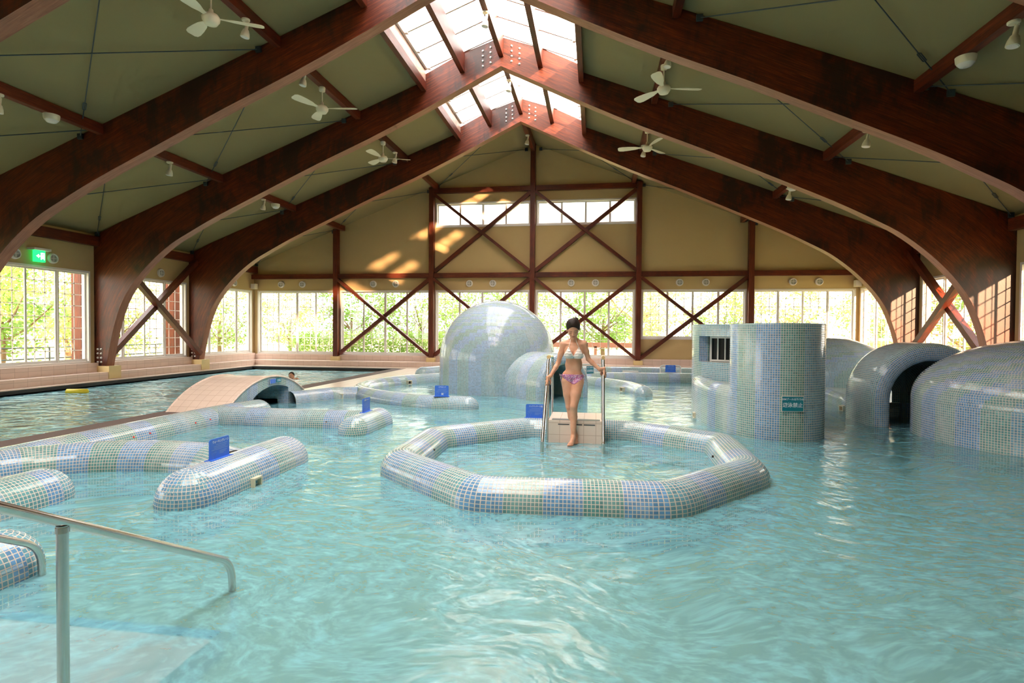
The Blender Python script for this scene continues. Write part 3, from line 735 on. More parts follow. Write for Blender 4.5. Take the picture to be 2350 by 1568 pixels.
def board(loc, rz, W, H, label, title, lines, tsx=.85):
    """blue acrylic stand sign, faces -Y before rotation"""
    r = thing('info_board', loc, label, 'sign', None, rz)
    n = 6; c = .022; pts = [(-W / 2, 0)] + [(W / 2, 0)]
    pts += [(W / 2 - c + c * math.cos(a * PI / 2 / n), H - c + c * math.sin(a * PI / 2 / n)) for a in range(n + 1)]
    pts += [(-W / 2 + c - c * math.sin(a * PI / 2 / n), H - c + c * math.cos(a * PI / 2 / n)) for a in range(n + 1)]
    bd_ = MB().prism(pts, -.004, .004, 'XZ').build('board', M['blue'], r)
    MB().box(-W / 2 - .015, W / 2 + .015, -.035, .035, 0, .010).build('foot', M['blue'], r)
    text_part(title, .027, M['text'], bd_, (.012, -.0052, H - .030), (PI / 2, 0, 0), 'title_lettering', tsx * W / .25, .0004, .0004)
    b = MB()
    for k, (x0, x1, z) in enumerate(lines): b.box(x0 * W, x1 * W, -.0056, -.0045, z * H - .0022, z * H + .0022)
    b.build('small_print', M['faint'], bd_)
    f = MB(); fx, fz = -.30 * W, .40 * H; yy = -.0052   # outlined exercise figure
    f.tube([(fx + .011 * math.cos(a), yy, fz + .006 + .011 * math.sin(a)) for a in [k * PI / 6 for k in range(13)]], .001, 4)
    for q in ([(0, -.006), (-.018, -.012), (-.034, -.006), (-.034, -.014), (-.016, -.022), (-.014, -.045), (-.022, -.078)], [(0, -.006), (.018, -.012), (.034, .0), (.034, -.008), (.016, -.022), (.013, -.045), (.022, -.078)], [(-.010, -.078), (0, -.05), (.010, -.078)]):
        f.tube([(fx + a, yy, fz + b_) for a, b_ in q], .001, 4)
    f.build('figure_outline', M['faint'], bd_)
    return r
L1 = [(-.2, .38, .70), (-.3, .34, .62), (-.3, .3, .55), (-.42, .42, .48), (-.02, .36, .38), (-.02, .3, .32), (-.02, .2, .26)]
# lane-side rims
side = mosaic_tube(fillet([(-5.64, -3), (-5.64, 7.75), (-5.48, 8.5)], .35), .22, 'long straight mosaic rim beside the cream strip, with red dots', capA=False, mat=0)
jets(side, [((-5.64 + .22 * .93, y, .02 + .22 * .36), (1, 0, .3)) for y in (5.95, 6.2, 7.0, 7.3)], 'red')
t2 = mosaic_tube(fillet([(-5.64, 3.7), (-5.45, 4.55), (-4.95, 5.0), (-4.3, 5.14), (-3.7, 5.08), (-3.35, 4.85)], .3), .235, 'curved mosaic rim sweeping from the strip to the sign rim', capA=False, capB=False, mat=1)
jets(t2, [((-5.22, 4.45, .09), (.8, -.6, .2))])
mosaic_tube([(-3.24, 4.1), (-3.24, 5.48)], .25, 'short thick mosaic rim with rounded ends under the walking lane sign', mat=2)
t4 = mosaic_tube(fillet([(-5.6, 7.68), (-4.4, 7.64), (-3.25, 7.66)], .2), .215, 'straight mosaic rim with dark nozzle dots before the footbridge', capA=False, capB=False, mat=3)
jets(t4, [((x, 7.66 - .205, .09), (0, -1, .2)) for x in (-4.6, -4.4, -3.95, -3.75)])
mosaic_tube([(-3.2, 7.16), (-3.2, 8.0)], .215, 'stubby mosaic rim with rounded ends under a narrow blue sign', mat=1)
mosaic_tube([(-4.45, -1.0), (-4.45, 3.93)], .23, 'mosaic rim with rounded end behind the steel handrail, upper one', mat=3, capA=False)
mosaic_tube([(-3.34, -1.0), (-3.34, 2.68)], .23, 'mosaic rim with rounded end nearest the camera at picture edge', mat=1, capA=False)
mosaic_tube(fillet([(-5.72, 9.9), (-5.5, 10.35), (-5.3, 10.85), (-4.85, 11.02)], .3), .20, 'wavy mosaic rim linking the footbridge to the ring', capA=False, capB=False, mat=2)
ringp = [(-2.25, 9.82), (-3.1, 9.88), (-3.9, 10.3), (-4.6, 10.86), (-5.02, 11.45), (-5.22, 12.2), (-5.22, 13.2), (-4.95, 14.1), (-4.25, 15.05), (-3.3, 15.55), (-2.2, 15.7), (-1.1, 15.4), (-.2, 14.85), (.4, 14.3), (.8, 13.6), (1.02, 12.85), (1.05, 12.55)]
mosaic_tube(fillet(ringp, .5, 3), .20, 'large open mosaic ring rim curving all around the big dome', mat=0)
mosaic_tube(fillet([(-2.2, 15.85), (.2, 15.85), (4.2, 16.3), (6.5, 16.5)], .3), .2, 'straight low mosaic rim before the white jet bed frames', capA=False, mat=1, zc=.06)
r3 = mosaic_tube(fillet([(-5.0, 15.9), (-4.5, 16.75), (-3.2, 17.2), (2.8, 17.6), (7.0, 17.9)], .4), .22, 'farthest mosaic rim along the walkway behind the jet beds', mat=2, zc=.1)
# octagonal spa
octp = [(-.93, 7.53), (.45, 7.56), (1.47, 6.82), (1.43, 5.5), (.55, 4.5), (-.92, 4.42), (-1.9, 5.28), (-1.93, 6.6)]
oc = mosaic_tube(fillet(octp, .13, 3, True), .205, 'octagonal mosaic rim of the spa the woman steps into', closed=True, mat=3, name='spa_surround')
jets(oc, [((-1.0, 7.32, .1), (0, -1, .2)), ((.95, 7.02, .1), (-.6, -.8, .2)), ((-1.72, 5.9, .1), (1, 0, .2)), ((1.22, 6.1, .1), (-1, 0, .2))])
tag(MB().prism([(x * .97 - .01, y * .97 + .17) for x, y in octp], -1.02, -.52).build('spa_floor', M['spafloor']), 'pale submerged floor inside the octagonal spa', 'spa floor')

# ------------------------------------------------------------------ domes, tunnels, tower
def revolve(cx, cy, prof, n=72):
    mb = MB(); v0_ = 0
    for (r0, z0), (r1, z1) in zip(prof[:-1], prof[1:]):
        L = math.dist((r0, z0), (r1, z1)); rho = (r0 + r1) / 2; rho = max(round(rho * 2 * PI / .03), 4) * .03 / (2 * PI)
        for q in range(n):
            a, b = 2 * PI * q / n, 2 * PI * (q + 1) / n
            P = lambda r, z, t_: (cx + r * math.cos(t_), cy + r * math.sin(t_), z)
            mb.add([P(r0, z0, a), P(r0, z0, b), P(r1, z1, b), P(r1, z1, a)], [(0, 1, 2, 3)], [[(rho * a, v0_), (rho * b, v0_), (rho * b, v0_ + L), (rho * a, v0_ + L)]], True)
        v0_ += L
    return mb
def dome_profile(R, zs, Hd, n=24, e=1.0):
    return [(R, -1.05), (R, zs)] + [(R * max(math.cos(k * PI / 2 / n), 0.0), zs + Hd * math.sin(k * PI / 2 / n) ** e) for k in range(1, n + 1)]
def dome(cx, cy, R, zs, Hd, label, mat):
    r = thing('mosaic_dome', (cx, cy, 0), label, 'dome')
    revolve(0, 0, dome_profile(R, zs, Hd)).build('shell', M['mosaic%d' % mat], r); return r
def weld(o):
    md = o.modifiers.new('weld', 'WELD'); md.merge_threshold = .0005
def tunnel(parent, p0, direc, L, A, s, th, rr, mat, back=False):
    """igloo mouth: p0 centre of the opening at floor, direc = outward direction"""
    d = Vector(direc).normalized(); n = Vector((-d.y, d.x)); mb = MB()
    secs = ([(-L - .45 * math.sin(a), .45 * (1 - math.cos(a)) * 1.8) for a in [PI / 2 * k / 7 for k in range(7, 0, -1)]] if back else []) + [(-L, 0)] + [(-L + (L - rr) * k / 6, 0) for k in range(1, 7)]
    secs += [(-rr + rr * math.sin(a), rr - rr * math.cos(a)) for a in [PI / 2 * k / 7 for k in range(1, 8)]]
    secs += [(-rr * .45 * (1 - math.cos(a)), rr + (th - rr) * math.sin(a)) for a in [PI / 2 * k / 4 for k in range(1, 5)]]
    secs += [(-L, th)]
    def sec(w_, dl):
        a = A - dl; P = [(-a, -1.05), (-a, 0.0), (-a, s)] + [(-a * math.cos(PI * k / 20), s + a * math.sin(PI * k / 20)) for k in range(1, 20)] + [(a, s), (a, 0), (a, -1.05)]
        return [(p0[0] + d.x * w_ + n.x * x, p0[1] + d.y * w_ + n.y * x, z) for x, z in P], P
    vacc = 0; prev = None
    base_u = None
    for w_, dl in secs:
        V, P = sec(w_, dl)
        if base_u is None:
            base_u = [0]; Pf = sec(0, 0)[1]
            for a, b in zip(Pf[:-1], Pf[1:]): base_u.append(base_u[-1] + math.dist(a, b))
        if prev:
            L_ = math.dist((w_, dl), prev[2]); K = len(V)
            mb.add(prev[0] + V, [(k, k + 1, K + k + 1, K + k) for k in range(K - 1)], [[(vacc, base_u[k]), (vacc, base_u[k + 1]), (vacc + L_, base_u[k + 1]), (vacc + L_, base_u[k])] for k in range(K - 1)], True)
            vacc += L_
        prev = (V, P, (w_, dl))
    o = mb.build('tunnel_mouth', M['mosaic%d' % mat], parent); return o
D1 = dome(-2.3, 13.15, 1.36, .74, 1.37, 'tallest pale mosaic dome standing in the pool before the far wall', 0)
tn = tunnel(D1, (.0 + 1.72, -1.62), (.73, -.69), 1.35, .70, .25, .24, .13, 2)
D2 = dome(5.95, 8.27, 1.56, .50, .84, 'nearest green-blue mosaic dome cut by the picture edge', 1)
D3 = thing('mosaic_tunnel', (4.98, 9.15, 0), 'blue mosaic arched tunnel with dark mouth and falling water', 'tunnel')
tunnel(D3, (0, 0), (.02, -1), .82, .86, .40, .27, .16, 3, True)
t = NT('falling_water'); tb_ = t.n('BsdfTranslucent', i_0=(.8, .9, .92, 1)); tt = t.n('BsdfTransparent'); nz = t.noise(t.mapv(t.coord(), (60, 60, 1.5)), 3, 3)
mx = t.n('MixShader'); t.set(mx.inputs[0], t.math('MULTIPLY', nz, .5)); t.set(mx.inputs[1], tt.outputs[0]); t.set(mx.inputs[2], tb_.outputs[0]); t.t.links.new(mx.outputs[0], t.out.inputs[0])
tag(MB().tube([(4.80, 9.65, -.05), (4.80, 9.64, .5), (4.80, 9.65, .96)], [.055, .04, .035], 14).build('falling_water', t.m), 'thin stream of water falling inside the dark tunnel mouth', 'water stream')
D4 = dome(5.45, 14.1, 1.3, .36, .93, 'distant rounded mosaic dome behind the tall tower', 2)
for dd in list(D1.children) + list(D2.children) + list(D3.children) + list(D4.children): weld(dd)
def drum(poly, z0, z1, rs, label, mat, inset_top=True, top_z=None, open_=None, nm='wall', parent=None):
    """closed plan polygon extruded with rounded shoulder; open_=(i0,i1,za,zb) leaves a hole"""
    N = len(poly); P = [Vector(p) for p in poly]; c = sum(P, Vector((0, 0))) / N; mb = MB()
    us = [0]
    for i in range(N): us.append(us[-1] + (P[(i + 1) % N] - P[i]).length)
    rings = [(z0, 0)]
    if open_: rings += [(open_[2], 0), (open_[3], 0)]
    rings += [(z1 - rs, 0)] + [(z1 - rs + rs * math.sin(a), rs * (1 - math.cos(a))) for a in [PI / 2 * k / 6 for k in range(1, 7)]]
    def off(i, d):
        a, b = P[i - 1], P[(i + 1) % N]; t_ = (b - a).normalized(); n_ = Vector((t_.y, -t_.x))
        return P[i] - n_ * d
    R = [[(off(i, d).x, off(i, d).y, z) for i in range(N)] for z, d in rings]; v_ = 0
    for j in range(len(rings) - 1):
        L_ = math.dist(rings[j], rings[j + 1])
        for i in range(N):
            if open_ and open_[0] <= i < open_[1] and j == 1: continue
            k = (i + 1) % N
            mb.add([R[j][i], R[j][k], R[j + 1][k], R[j + 1][i]], [(0, 1, 2, 3)], [[(us[i], v_), (us[i + 1], v_), (us[i + 1], v_ + L_), (us[i], v_ + L_)]], rs > .03 or True)
        v_ += L_
    tz = rings[-1][0] if top_z is None else top_z
    inn = [(c.x + (x - c.x) * .93, c.y + (y - c.y) * .93, tz) for x, y, z in R[-1]] if top_z is not None else R[-1]
    if top_z is not None:
        for i in range(N): k = (i + 1) % N; mb.add([R[-1][i], R[-1][k], inn[k], inn[i]], [(0, 1, 2, 3)])
    mb.add(inn, [tuple(range(N))])
    o = mb.build(nm, M['mosaic%d' % mat], parent); weld(o); return o
tw = thing('mosaic_tower', (0, 0, 0), 'tall mosaic tower of two drums with barred opening and curved basin', 'tower')
drum([(2.47 + .60 * math.cos(a), 8.22 + .60 * math.sin(a)) for a in [2 * PI * k / 48 for k in range(48)]], -1.05, 1.52, .015, None, 0, nm='front_drum', parent=tw)
NB = 96; rc = (2.72, 10.3, 1.02)
# opening faces the camera: direction from centre towards (2.0, 9.3)
i0, i1 = 53, 74
ringp2 = [(rc[0] + rc[2] * math.cos(2 * PI * k / NB), rc[1] + rc[2] * math.sin(2 * PI * k / NB)) for k in range(NB)]
drum(ringp2, -1.05, 1.53, .015, None, 2, open_=(i0, i1, .90, 1.33), nm='rear_drum', parent=tw)
rec = MB()
oa, ob_ = Vector(ringp2[i0]), Vector(ringp2[i1]); cc_ = Vector(rc[:2]); ia, ib = cc_ + (oa - cc_) * .82, cc_ + (ob_ - cc_) * .82
def q4(a, b, z0, z1): rec.add([(a.x, a.y, z0), (b.x, b.y, z0), (b.x, b.y, z1), (a.x, a.y, z1)], [(0, 1, 2, 3)])
q4(oa, ia, .9, 1.33); q4(ob_, ib, .9, 1.33)
arcp = [Vector(ringp2[i]) for i in range(i0, i1 + 1)]
for z in (.9, 1.33): rec.add([(p.x, p.y, z) for p in arcp] + [(ib.x, ib.y, z), (ia.x, ia.y, z)], [tuple(range(len(arcp) + 2))])
rec.build('window_recess', M['mosaic2'], tw)
vo_ = MB(); vo_.add([(ia.x, ia.y, .9), (ib.x, ib.y, .9), (ib.x, ib.y, 1.33), (ia.x, ia.y, 1.33)], [(0, 1, 2, 3)]); vo_.build('dark_opening', M['black'], tw)
dI = (ib - ia).normalized(); out2 = ((ia + ib) / 2 - cc_).normalized() * .035
fa, fb = ia + dI * .04 + out2, ib - dI * .04 + out2
fr = MB(); Z = lambda p, z: (p.x, p.y, z)
fr.beam(Z(fa, .92), Z(fb, .92), .03, .03); fr.beam(Z(fa, 1.31), Z(fb, 1.31), .03, .03); fr.beam(Z(fa, .9), Z(fa, 1.33), .03, .03, (0, 1, 0)); fr.beam(Z(fb, .9), Z(fb, 1.33), .03, .03, (0, 1, 0))
fr.build('grille_frame', M['white'], tw)
for k in range(1, 8):
    p = fa.lerp(fb, k / 8); MB().tube([Z(p, .93), Z(p, 1.30)], .013, 8).build('grille_bar', M['white'], tw)
drum([tuple(p) for p in fillet([(2.3, 8.1), (2.9, 8.4), (3.2, 9), (3.4, 10), (3.2, 11), (2.6, 11.4), (1.95, 11.05), (1.72, 10.5), (1.64, 10.0), (1.61, 9.5), (1.64, 8.95), (1.72, 8.45), (1.92, 7.97)], .35, 4, True)], -1.05, .66, .16, None, 1, top_z=.60, nm='basin', parent=tw)
tag(drum([(4.45, 10.25), (5.6, 10.25), (7.6, 12.2), (7.6, 15.9), (5.0, 15.9), (4.3, 14.4), (4.75, 12.8), (4.62, 11.6)], -1.05, .23, .12, None, 3, nm='mosaic_ledge'), 'low mosaic ledge between the tunnel and the distant dome', 'ledge')
# teal swim-ban sign
def plate(loc, rz, W, H, label, mat, lines, name='notice_plate', group=None):
    r = thing(name, loc, label, 'sign', group, rz)
    at_box(0, 0, 0, W / 2 + .008, .003, H / 2 + .008).build('border', M['white'], r)
    fc_ = at_box(0, -.0035, 0, W / 2, .002, H / 2).build('face', M[mat], r)
    for s, size, z, sx, bo in lines: text_part(s, size, M['text'], fc_, (0, -.0062, z), (PI / 2, 0, 0), 'lettering', sx, .0005, bo)
    return r
plate((2.495, 7.612, .49), .06, .262, .185, 'teal plate with large white Japanese no-swimming text on the tower', 'teal', [('20Mプール以外での', .031, .058, .98, .0006), ('遊泳禁止', .064, -.018, .98, .0009)])
plate((-3.60, 12.78, .34), -.30 - .9, .20, .20, 'small teal notice low on the big dome', 'teal', [('20Mプール以外での', .024, .06, .9, .0006), ('遊泳禁止', .05, -.02, .95, .0006)])
plate((-.11, 12.02, .58), .75, .2, .16, 'teal notice beside the dome tunnel, behind the woman', 'teal', [('20Mプール以外での', .024, .05, .9, .0006), ('遊泳禁止', .05, -.02, .95, .0006)])

# ------------------------------------------------------------------ footbridge
br = thing('footbridge', (-5.73, 8.0, 0), 'humped footbridge with cream tiled deck and mosaic side over a tunnel', 'bridge')
YL = 2.62
def ztop(y): # arc
    s_, c_ = .50, YL; R_ = (c_ * c_ / 4 + s_ * s_) / (2 * s_); return .05 + math.sqrt(R_ ** 2 - (y - c_ / 2) ** 2) - (R_ - s_)
O0, O1 = .78, 1.87
def zop(y): m_ = (O0 + O1) / 2 + .1; return .385 - .16 * ((y - m_) / .65) ** 2
nb = 40; ys = [YL * k / nb for k in range(nb + 1)] ; ys = sorted(set(ys + [O0, O1]))
dk = MB(); fa_ = MB(); u = 0
for a, b in zip(ys[:-1], ys[1:]):
    L_ = math.dist((a, ztop(a)), (b, ztop(b)))
    dk.add([(-1.0, a, ztop(a)), (0, a, ztop(a)), (0, b, ztop(b)), (-1.0, b, ztop(b))], [(0, 1, 2, 3)], [[(0, u), (1.0, u), (1.0, u + L_), (0, u + L_)]], True); u += L_
    m_ = (a + b) / 2; inside = O0 < m_ < O1
    za, zb_ = (zop(a), zop(b)) if inside else (-1.05, -1.05)
    for x in (0, -1.0):
        if x == -1.0: za, zb_ = -1.05, -1.05
        fa_.add([(x, a, za), (x, b, zb_), (x, b, ztop(b)), (x, a, ztop(a))], [(0, 1, 2, 3)], [[(a, ztop(a) - za), (b, ztop(b) - zb_), (b, 0), (a, 0)]])
    if inside: fa_.add([(0, a, zop(a)), (0, b, zop(b)), (-.62, b, zop(b)), (-.62, a, zop(a))], [(0, 1, 2, 3)])
for y in (O0, O1): fa_.add([(0, y, -1.05), (-.62, y, -1.05), (-.62, y, zop(y)), (0, y, zop(y))], [(0, 1, 2, 3)])
fa_.add([(-.62, O0, -1.05), (-.62, O1, -1.05), (-.62, O1, .42), (-.62, O0, .42)], [(0, 1, 2, 3)])
dk.build('deck', M['bench'], br); fa_.build('side_wall', M['mosaic2'], br)
wl_ = MB()
for x in (0.0, -1.0): wl_.tube([(x, a, ztop(a)) for a in ys], .018, 8)
wl_.build('edging', M['bench'], br)
r = thing('notice_plate', (-5.715, 9.33, .465), 'small blue notice above the footbridge tunnel', 'sign', None, PI / 2)
at_box(0, 0, 0, .09, .003, .042).build('border', M['white'], r); at_box(0, -.0035, 0, .085, .002, .038).build('face', M['blue'], r)
b = MB(); b.box(-.06, .06, -.0062, -.005, .008, .016); b.box(-.045, .045, -.0062, -.005, -.016, -.010); b.build('small_print', M['faint'], r)
r = thing('notice_plate', (-5.715, 9.52, .47), 'small teal notice beside the blue one on the footbridge', 'sign', None, PI / 2)
at_box(0, -.002, 0, .075, .003, .036).build('face', M['teal'], r); b = MB(); b.box(-.05, .05, -.0062, -.0045, .006, .014); b.box(-.055, .055, -.0062, -.0045, -.018, -.008); b.build('small_print', M['text'], r)

# ------------------------------------------------------------------ boards and scoops
board((-3.25, 4.48, .262), PI / 2, .26, .185, 'blue walking lane board on the thick rim nearest the camera', 'ウォーキングレーン', L1)
board((-3.22, 7.6, .228), PI / 2, .26, .20, 'narrow-looking blue board on the stubby rim, seen almost edge-on', '腹部マッサージ', L1)
o = board((-2.72, 9.78, .208), .08, .25, .20, 'blue aerobics board with white cross on the ring rim', 'エアロビック', L1)
xm = MB(); xm.beam((-.004, -.006, .03), (.03, -.006, .064), .014, .002, (0, 1, 0)); xm.beam((-.004, -.006, .064), (.03, -.006, .03), .014, .002, (0, 1, 0))
xm.build('white_cross', M['text'], o)
board((-.80, 7.56, .218), .03, .25, .19, 'blue back massage board on the spa rim beside the steps', 'バックマッサージ(座)', L1, .72)
board((2.1, 16.35, .26), 0, .28, .2, 'distant blue board before a white jet bed frame', 'ジェットバス', L1)
for p, rz, lb in (((-2.985, 4.6, .03), PI / 2 , 'on the thick rim under the walking lane board'), ((-5.1, 10.74, .05), .2, 'on the wavy rim past the footbridge'), ((-4.72, 13.9, .05), .9, 'on the lane side of the ring rim'), ((.62, 13.3, .05), -1.0, 'near the end of ring rim beside the stairs'), ((4.42, 10.9, .04), -1.4, 'beside the arched tunnel'), ((1.62, 9.5, .04), -1.5, 'at the foot of the curved basin')):
    scoop(p, rz, 'cream overflow scoop %s' % lb)
# white jet-bed frames behind the far rims
def bed(x, label):
    r = thing('jet_bed_frame', (x, 16.75, 0), label, 'jet bed', 'white jet bed frames in the far pool')
    MB().tube(fillet([(-.28, 0, -.5), (-.28, 0, .42), (.28, 0, .42), (.28, 0, -.5)], .07), .022, 8).build('headrest_frame', M['white'], r)
    for k in range(6): at_box(0, .0, .02 + k * .07, .26, .008, .012).build('slat', M['white'], r)
bed(-.15, 'white jet bed frame just past the woman'); bed(2.15, 'white jet bed frame with a blue board before it')
tag(at_box(1.0, 16.45, .24, .22, .05, .03).build('headrest_pad', M['white']), 'white pad lying low on the far mosaic rim', 'pad')

# ------------------------------------------------------------------ spa steps and rails
st = thing('spa_steps', (-.235, 7.05, 0), 'cream tiled step block crossing the spa rim behind the woman', 'steps')
MB().box(-.34, .34, 0, .72, -1.0, .28).build('step_block', M['bench'], st)
MB().box(-.3, .3, -.30, 0, -1.0, -.02).build('step', M['bench'], st); MB().box(-.3, .3, .72, 1.02, -1.0, -.05).build('step', M['bench'], st)
MB().box(-.3, .3, .02, .13, .281, .284).build('drain_slot', M['shade'], st)
g = MB()
for k in range(3): g.box(-.22 + k * .16, -.08 + k * .16, -.004, 0, .225, .238)
g.build('grab_slot', M['shade'], st)
def spa_rail(x, label, lean=0):
    r = thing('spa_handrail', (x, 6.48, 0), label, 'handrail', 'steel handrails of the spa steps')
    pts = fillet([(0, 0, -.52), (0, 0, .10), (.0, .80, 1.06), (.0, 1.5, 1.04), (.0, 1.5, -.9)], .09, 5)
    MB().tube(pts, .019, 14).build('rail', M['steel'], r)
    MB().tube([(0, .72, -.2), (0, .72, .95)], .019, 14).build('post', M['steel'], r)
    MB().tube([(0, 0, -.52), (0, 0, .12)], .0225, 14).build('foot_sleeve', M['steel'], r)
    MB().tube([(0, .78, 1.062), (0, .90, 1.064)], .024, 12).build('end_cap', M['yellow'] if False else M['creamp'], r)
spa_rail(-.60, 'steel handrail under the hand beside the blue massage board'); spa_rail(.10, 'steel handrail under the hand facing the tower')
# foreground stair rails and steps
def stair_rail(x, ya, za, yb, zb_, label, post=True):
    r = thing('stair_handrail', (x, 0, 0), label, 'handrail')
    s_ = (zb_ - za) / (yb - ya); y0 = .55
    MB().tube(fillet([(0, y0, -.6), (0, y0, za + (y0 - ya) * s_), (0, yb, zb_), (0, yb + .04, -.55)], .10, 6), .019, 16).build('rail', M['steel'], r)
    if post:
        MB().tube([(0, ya, -.6), (0, ya, za - .012)], .019, 16).build('post', M['steel'], r)
        MB().lathe([(.0225, -.02), (.0215, .0)], (0, ya, za - .018), 16).build('weld_collar', M['steel'], r)
    return r
stair_rail(-1.905, 1.765, .695, 2.72, .16, 'steel stair handrail with post in the near corner, bending into the water')
stair_rail(-3.08, 1.60, .80, 2.72, .17, 'steel stair handrail before the nearest mosaic rim, at picture edge')
ss = thing('entry_stairs', (-2.5, 0, 0), 'submerged beige entry stairs between the two near handrails', 'stairs')
MB().box(-.78, .78, -1.0, 1.2, -1.0, -.05).build('step', M['pink'], ss); MB().box(-.66, .66, 1.2, 2.56, -1.0, -.12).build('step', M['bench'], ss)
MB().box(-.66, .66, 2.56, 2.9, -1.0, -.34).build('step', M['bench'], ss); MB().box(-.66, .66, 2.9, 3.2, -1.0, -.6).build('step', M['bench'], ss)
for y, z in ((2.48, -.119), (2.82, -.339), (3.12, -.599)): MB().box(-.66, .66, y, y + .07, z, z + .004).build('nosing', M['band'], ss)
# float and swimmer
fl = thing('lane_float', (-11.2, 10.75, .0), 'yellow foam float drifting on the lane pool', 'float', None, .3)
MB().tube([(-.22, 0, .0), (-.2, 0, .0), (.2, 0, .0), (.22, 0, .0)], [.03, .06, .06, .03], 12).build('float_body', M['yellow'], fl)

# ------------------------------------------------------------------ figures: one continuous surface from blended tapered limbs
class Field:
    def __init__(s, lo, hi, h):
        s.lo = np.array(lo, float); s.h = h; s.n = np.ceil((np.array(hi) - s.lo) / h).astype(int) + 1
        s.F = np.full(s.n, 9.0, np.float32)
    def sub(s, lo, hi):
        a = np.clip(np.floor((lo - s.lo) / s.h).astype(int), 0, s.n); b = np.clip(np.ceil((hi - s.lo) / s.h).astype(int) + 1, 0, s.n)
        ax = [s.lo[i] + s.h * np.arange(a[i], b[i]) for i in range(3)]
        return tuple(slice(a[i], b[i]) for i in range(3)), np.meshgrid(*ax, indexing='ij')
    def merge(s, sl, d, k):
        F = s.F[sl]; h = np.clip(.5 + .5 * (F - d) / k, 0, 1); s.F[sl] = F * (1 - h) + d * h - k * h * (1 - h)
    def cone(s, a, b, r1, r2, k=.02):
        a, b = np.array(a, float), np.array(b, float); R = max(r1, r2) + 3 * k + .02
        sl, (X, Y, Z) = s.sub(np.minimum(a, b) - R, np.maximum(a, b) + R); d = b - a; L = d @ d + 1e-12
        t_ = np.clip(((X - a[0]) * d[0] + (Y - a[1]) * d[1] + (Z - a[2]) * d[2]) / L, 0, 1)
        D = np.sqrt((X - a[0] - t_ * d[0]) ** 2 + (Y - a[1] - t_ * d[1]) ** 2 + (Z - a[2] - t_ * d[2]) ** 2) - (r1 + (r2 - r1) * t_)
        s.merge(sl, D, k)
    def chain(s, pts, rs, k=.02):
        for i in range(len(pts) - 1): s.cone(pts[i], pts[i + 1], rs[i], rs[i + 1], k)
    def ell(s, c, r, k=.02, axes=None):
        c = np.array(c, float); r = np.array(r, float); R = r.max() + 3 * k + .02
        sl, (X, Y, Z) = s.sub(c - R, c + R); P = [X - c[0], Y - c[1], Z - c[2]]
        if axes is not None: P = [P[0] * a[0] + P[1] * a[1] + P[2] * a[2] for a in axes]
        k0 = np.sqrt(sum((P[i] / r[i]) ** 2 for i in range(3))); k1 = np.sqrt(sum((P[i] / r[i] ** 2) ** 2 for i in range(3))) + 1e-9
        s.merge(sl, k0 * (k0 - 1) / k1, k)
    def grid(s): return np.meshgrid(*[s.lo[i] + s.h * np.arange(s.n[i]) for i in range(3)], indexing='ij')
def surface(F, lo, h, off=(0, 0, 0)):
    """surface nets"""
    n = np.array(F.shape); S = F < 0
    c = [F[i:n[0] - 1 + i, j:n[1] - 1 + j, k:n[2] - 1 + k] for i in (0, 1) for j in (0, 1) for k in (0, 1)]
    cn = [(i, j, k) for i in (0, 1) for j in (0, 1) for k in (0, 1)]
    cnt = sum((x < 0).astype(int) for x in c); act = (cnt > 0) & (cnt < 8)
    idx = np.full(act.shape, -1, int); ids = np.argwhere(act); idx[act] = np.arange(len(ids))
    acc = np.zeros((len(ids), 3)); num = np.zeros(len(ids)); cv = [x[act] for x in c]
    for a in range(8):
        for b in range(a + 1, 8):
            if sum(abs(cn[a][q] - cn[b][q]) for q in range(3)) != 1: continue
            m_ = (cv[a] < 0) != (cv[b] < 0); t_ = np.where(m_, cv[a] / np.where(m_, cv[a] - cv[b], 1), 0)
            for q in range(3): acc[:, q] += m_ * (cn[a][q] + t_ * (cn[b][q] - cn[a][q]))
            num += m_
    V = (ids + acc / num[:, None]) * h + lo - np.array(off)
    faces = []
    for ax in range(3):
        o1, o2 = [q for q in range(3) if q != ax]
        A = np.take(S, range(0, n[ax] - 1), ax); B = np.take(S, range(1, n[ax]), ax)
        e = np.argwhere(A != B); e = e[(e[:, o1] > 0) & (e[:, o2] > 0) & (e[:, o1] < n[o1] - 1) & (e[:, o2] < n[o2] - 1)]
        flip = A[tuple(e.T)]
        q = []
        for d1, d2 in ((-1, -1), (0, -1), (0, 0), (-1, 0)):
            p = e.copy(); p[:, o1] += d1; p[:, o2] += d2; q.append(idx[tuple(p.T)])
        q = np.array(q).T
        if ax == 1: flip = ~flip
        q[~flip] = q[~flip][:, ::-1]; faces.append(q)
    return V, np.vstack(faces)
def net_obj(name, F, lo, h, mat, parent, off, smooth=2):
    V, Q = surface(F, lo, h, off)
    me = bpy.data.meshes.new(name); me.from_pydata(V.tolist(), [], Q.tolist()); me.polygons.foreach_set('use_smooth', [True] * len(me.polygons)); me.materials.append(mat); me.update()
    o = bpy.data.objects.new(name, me); col.objects.link(o); o.parent = parent
    md = o.modifiers.new('smooth', 'SMOOTH'); md.factor = .5; md.iterations = smooth
    return o
def Wp(x, z, y, D=7.2):
    return np.array([x * y / D, y, EYE - (EYE - z) * y / D])
TY = 7.09
B = Field((-.68, 6.80, -.05), (.22, 7.36, 1.60), .0055)
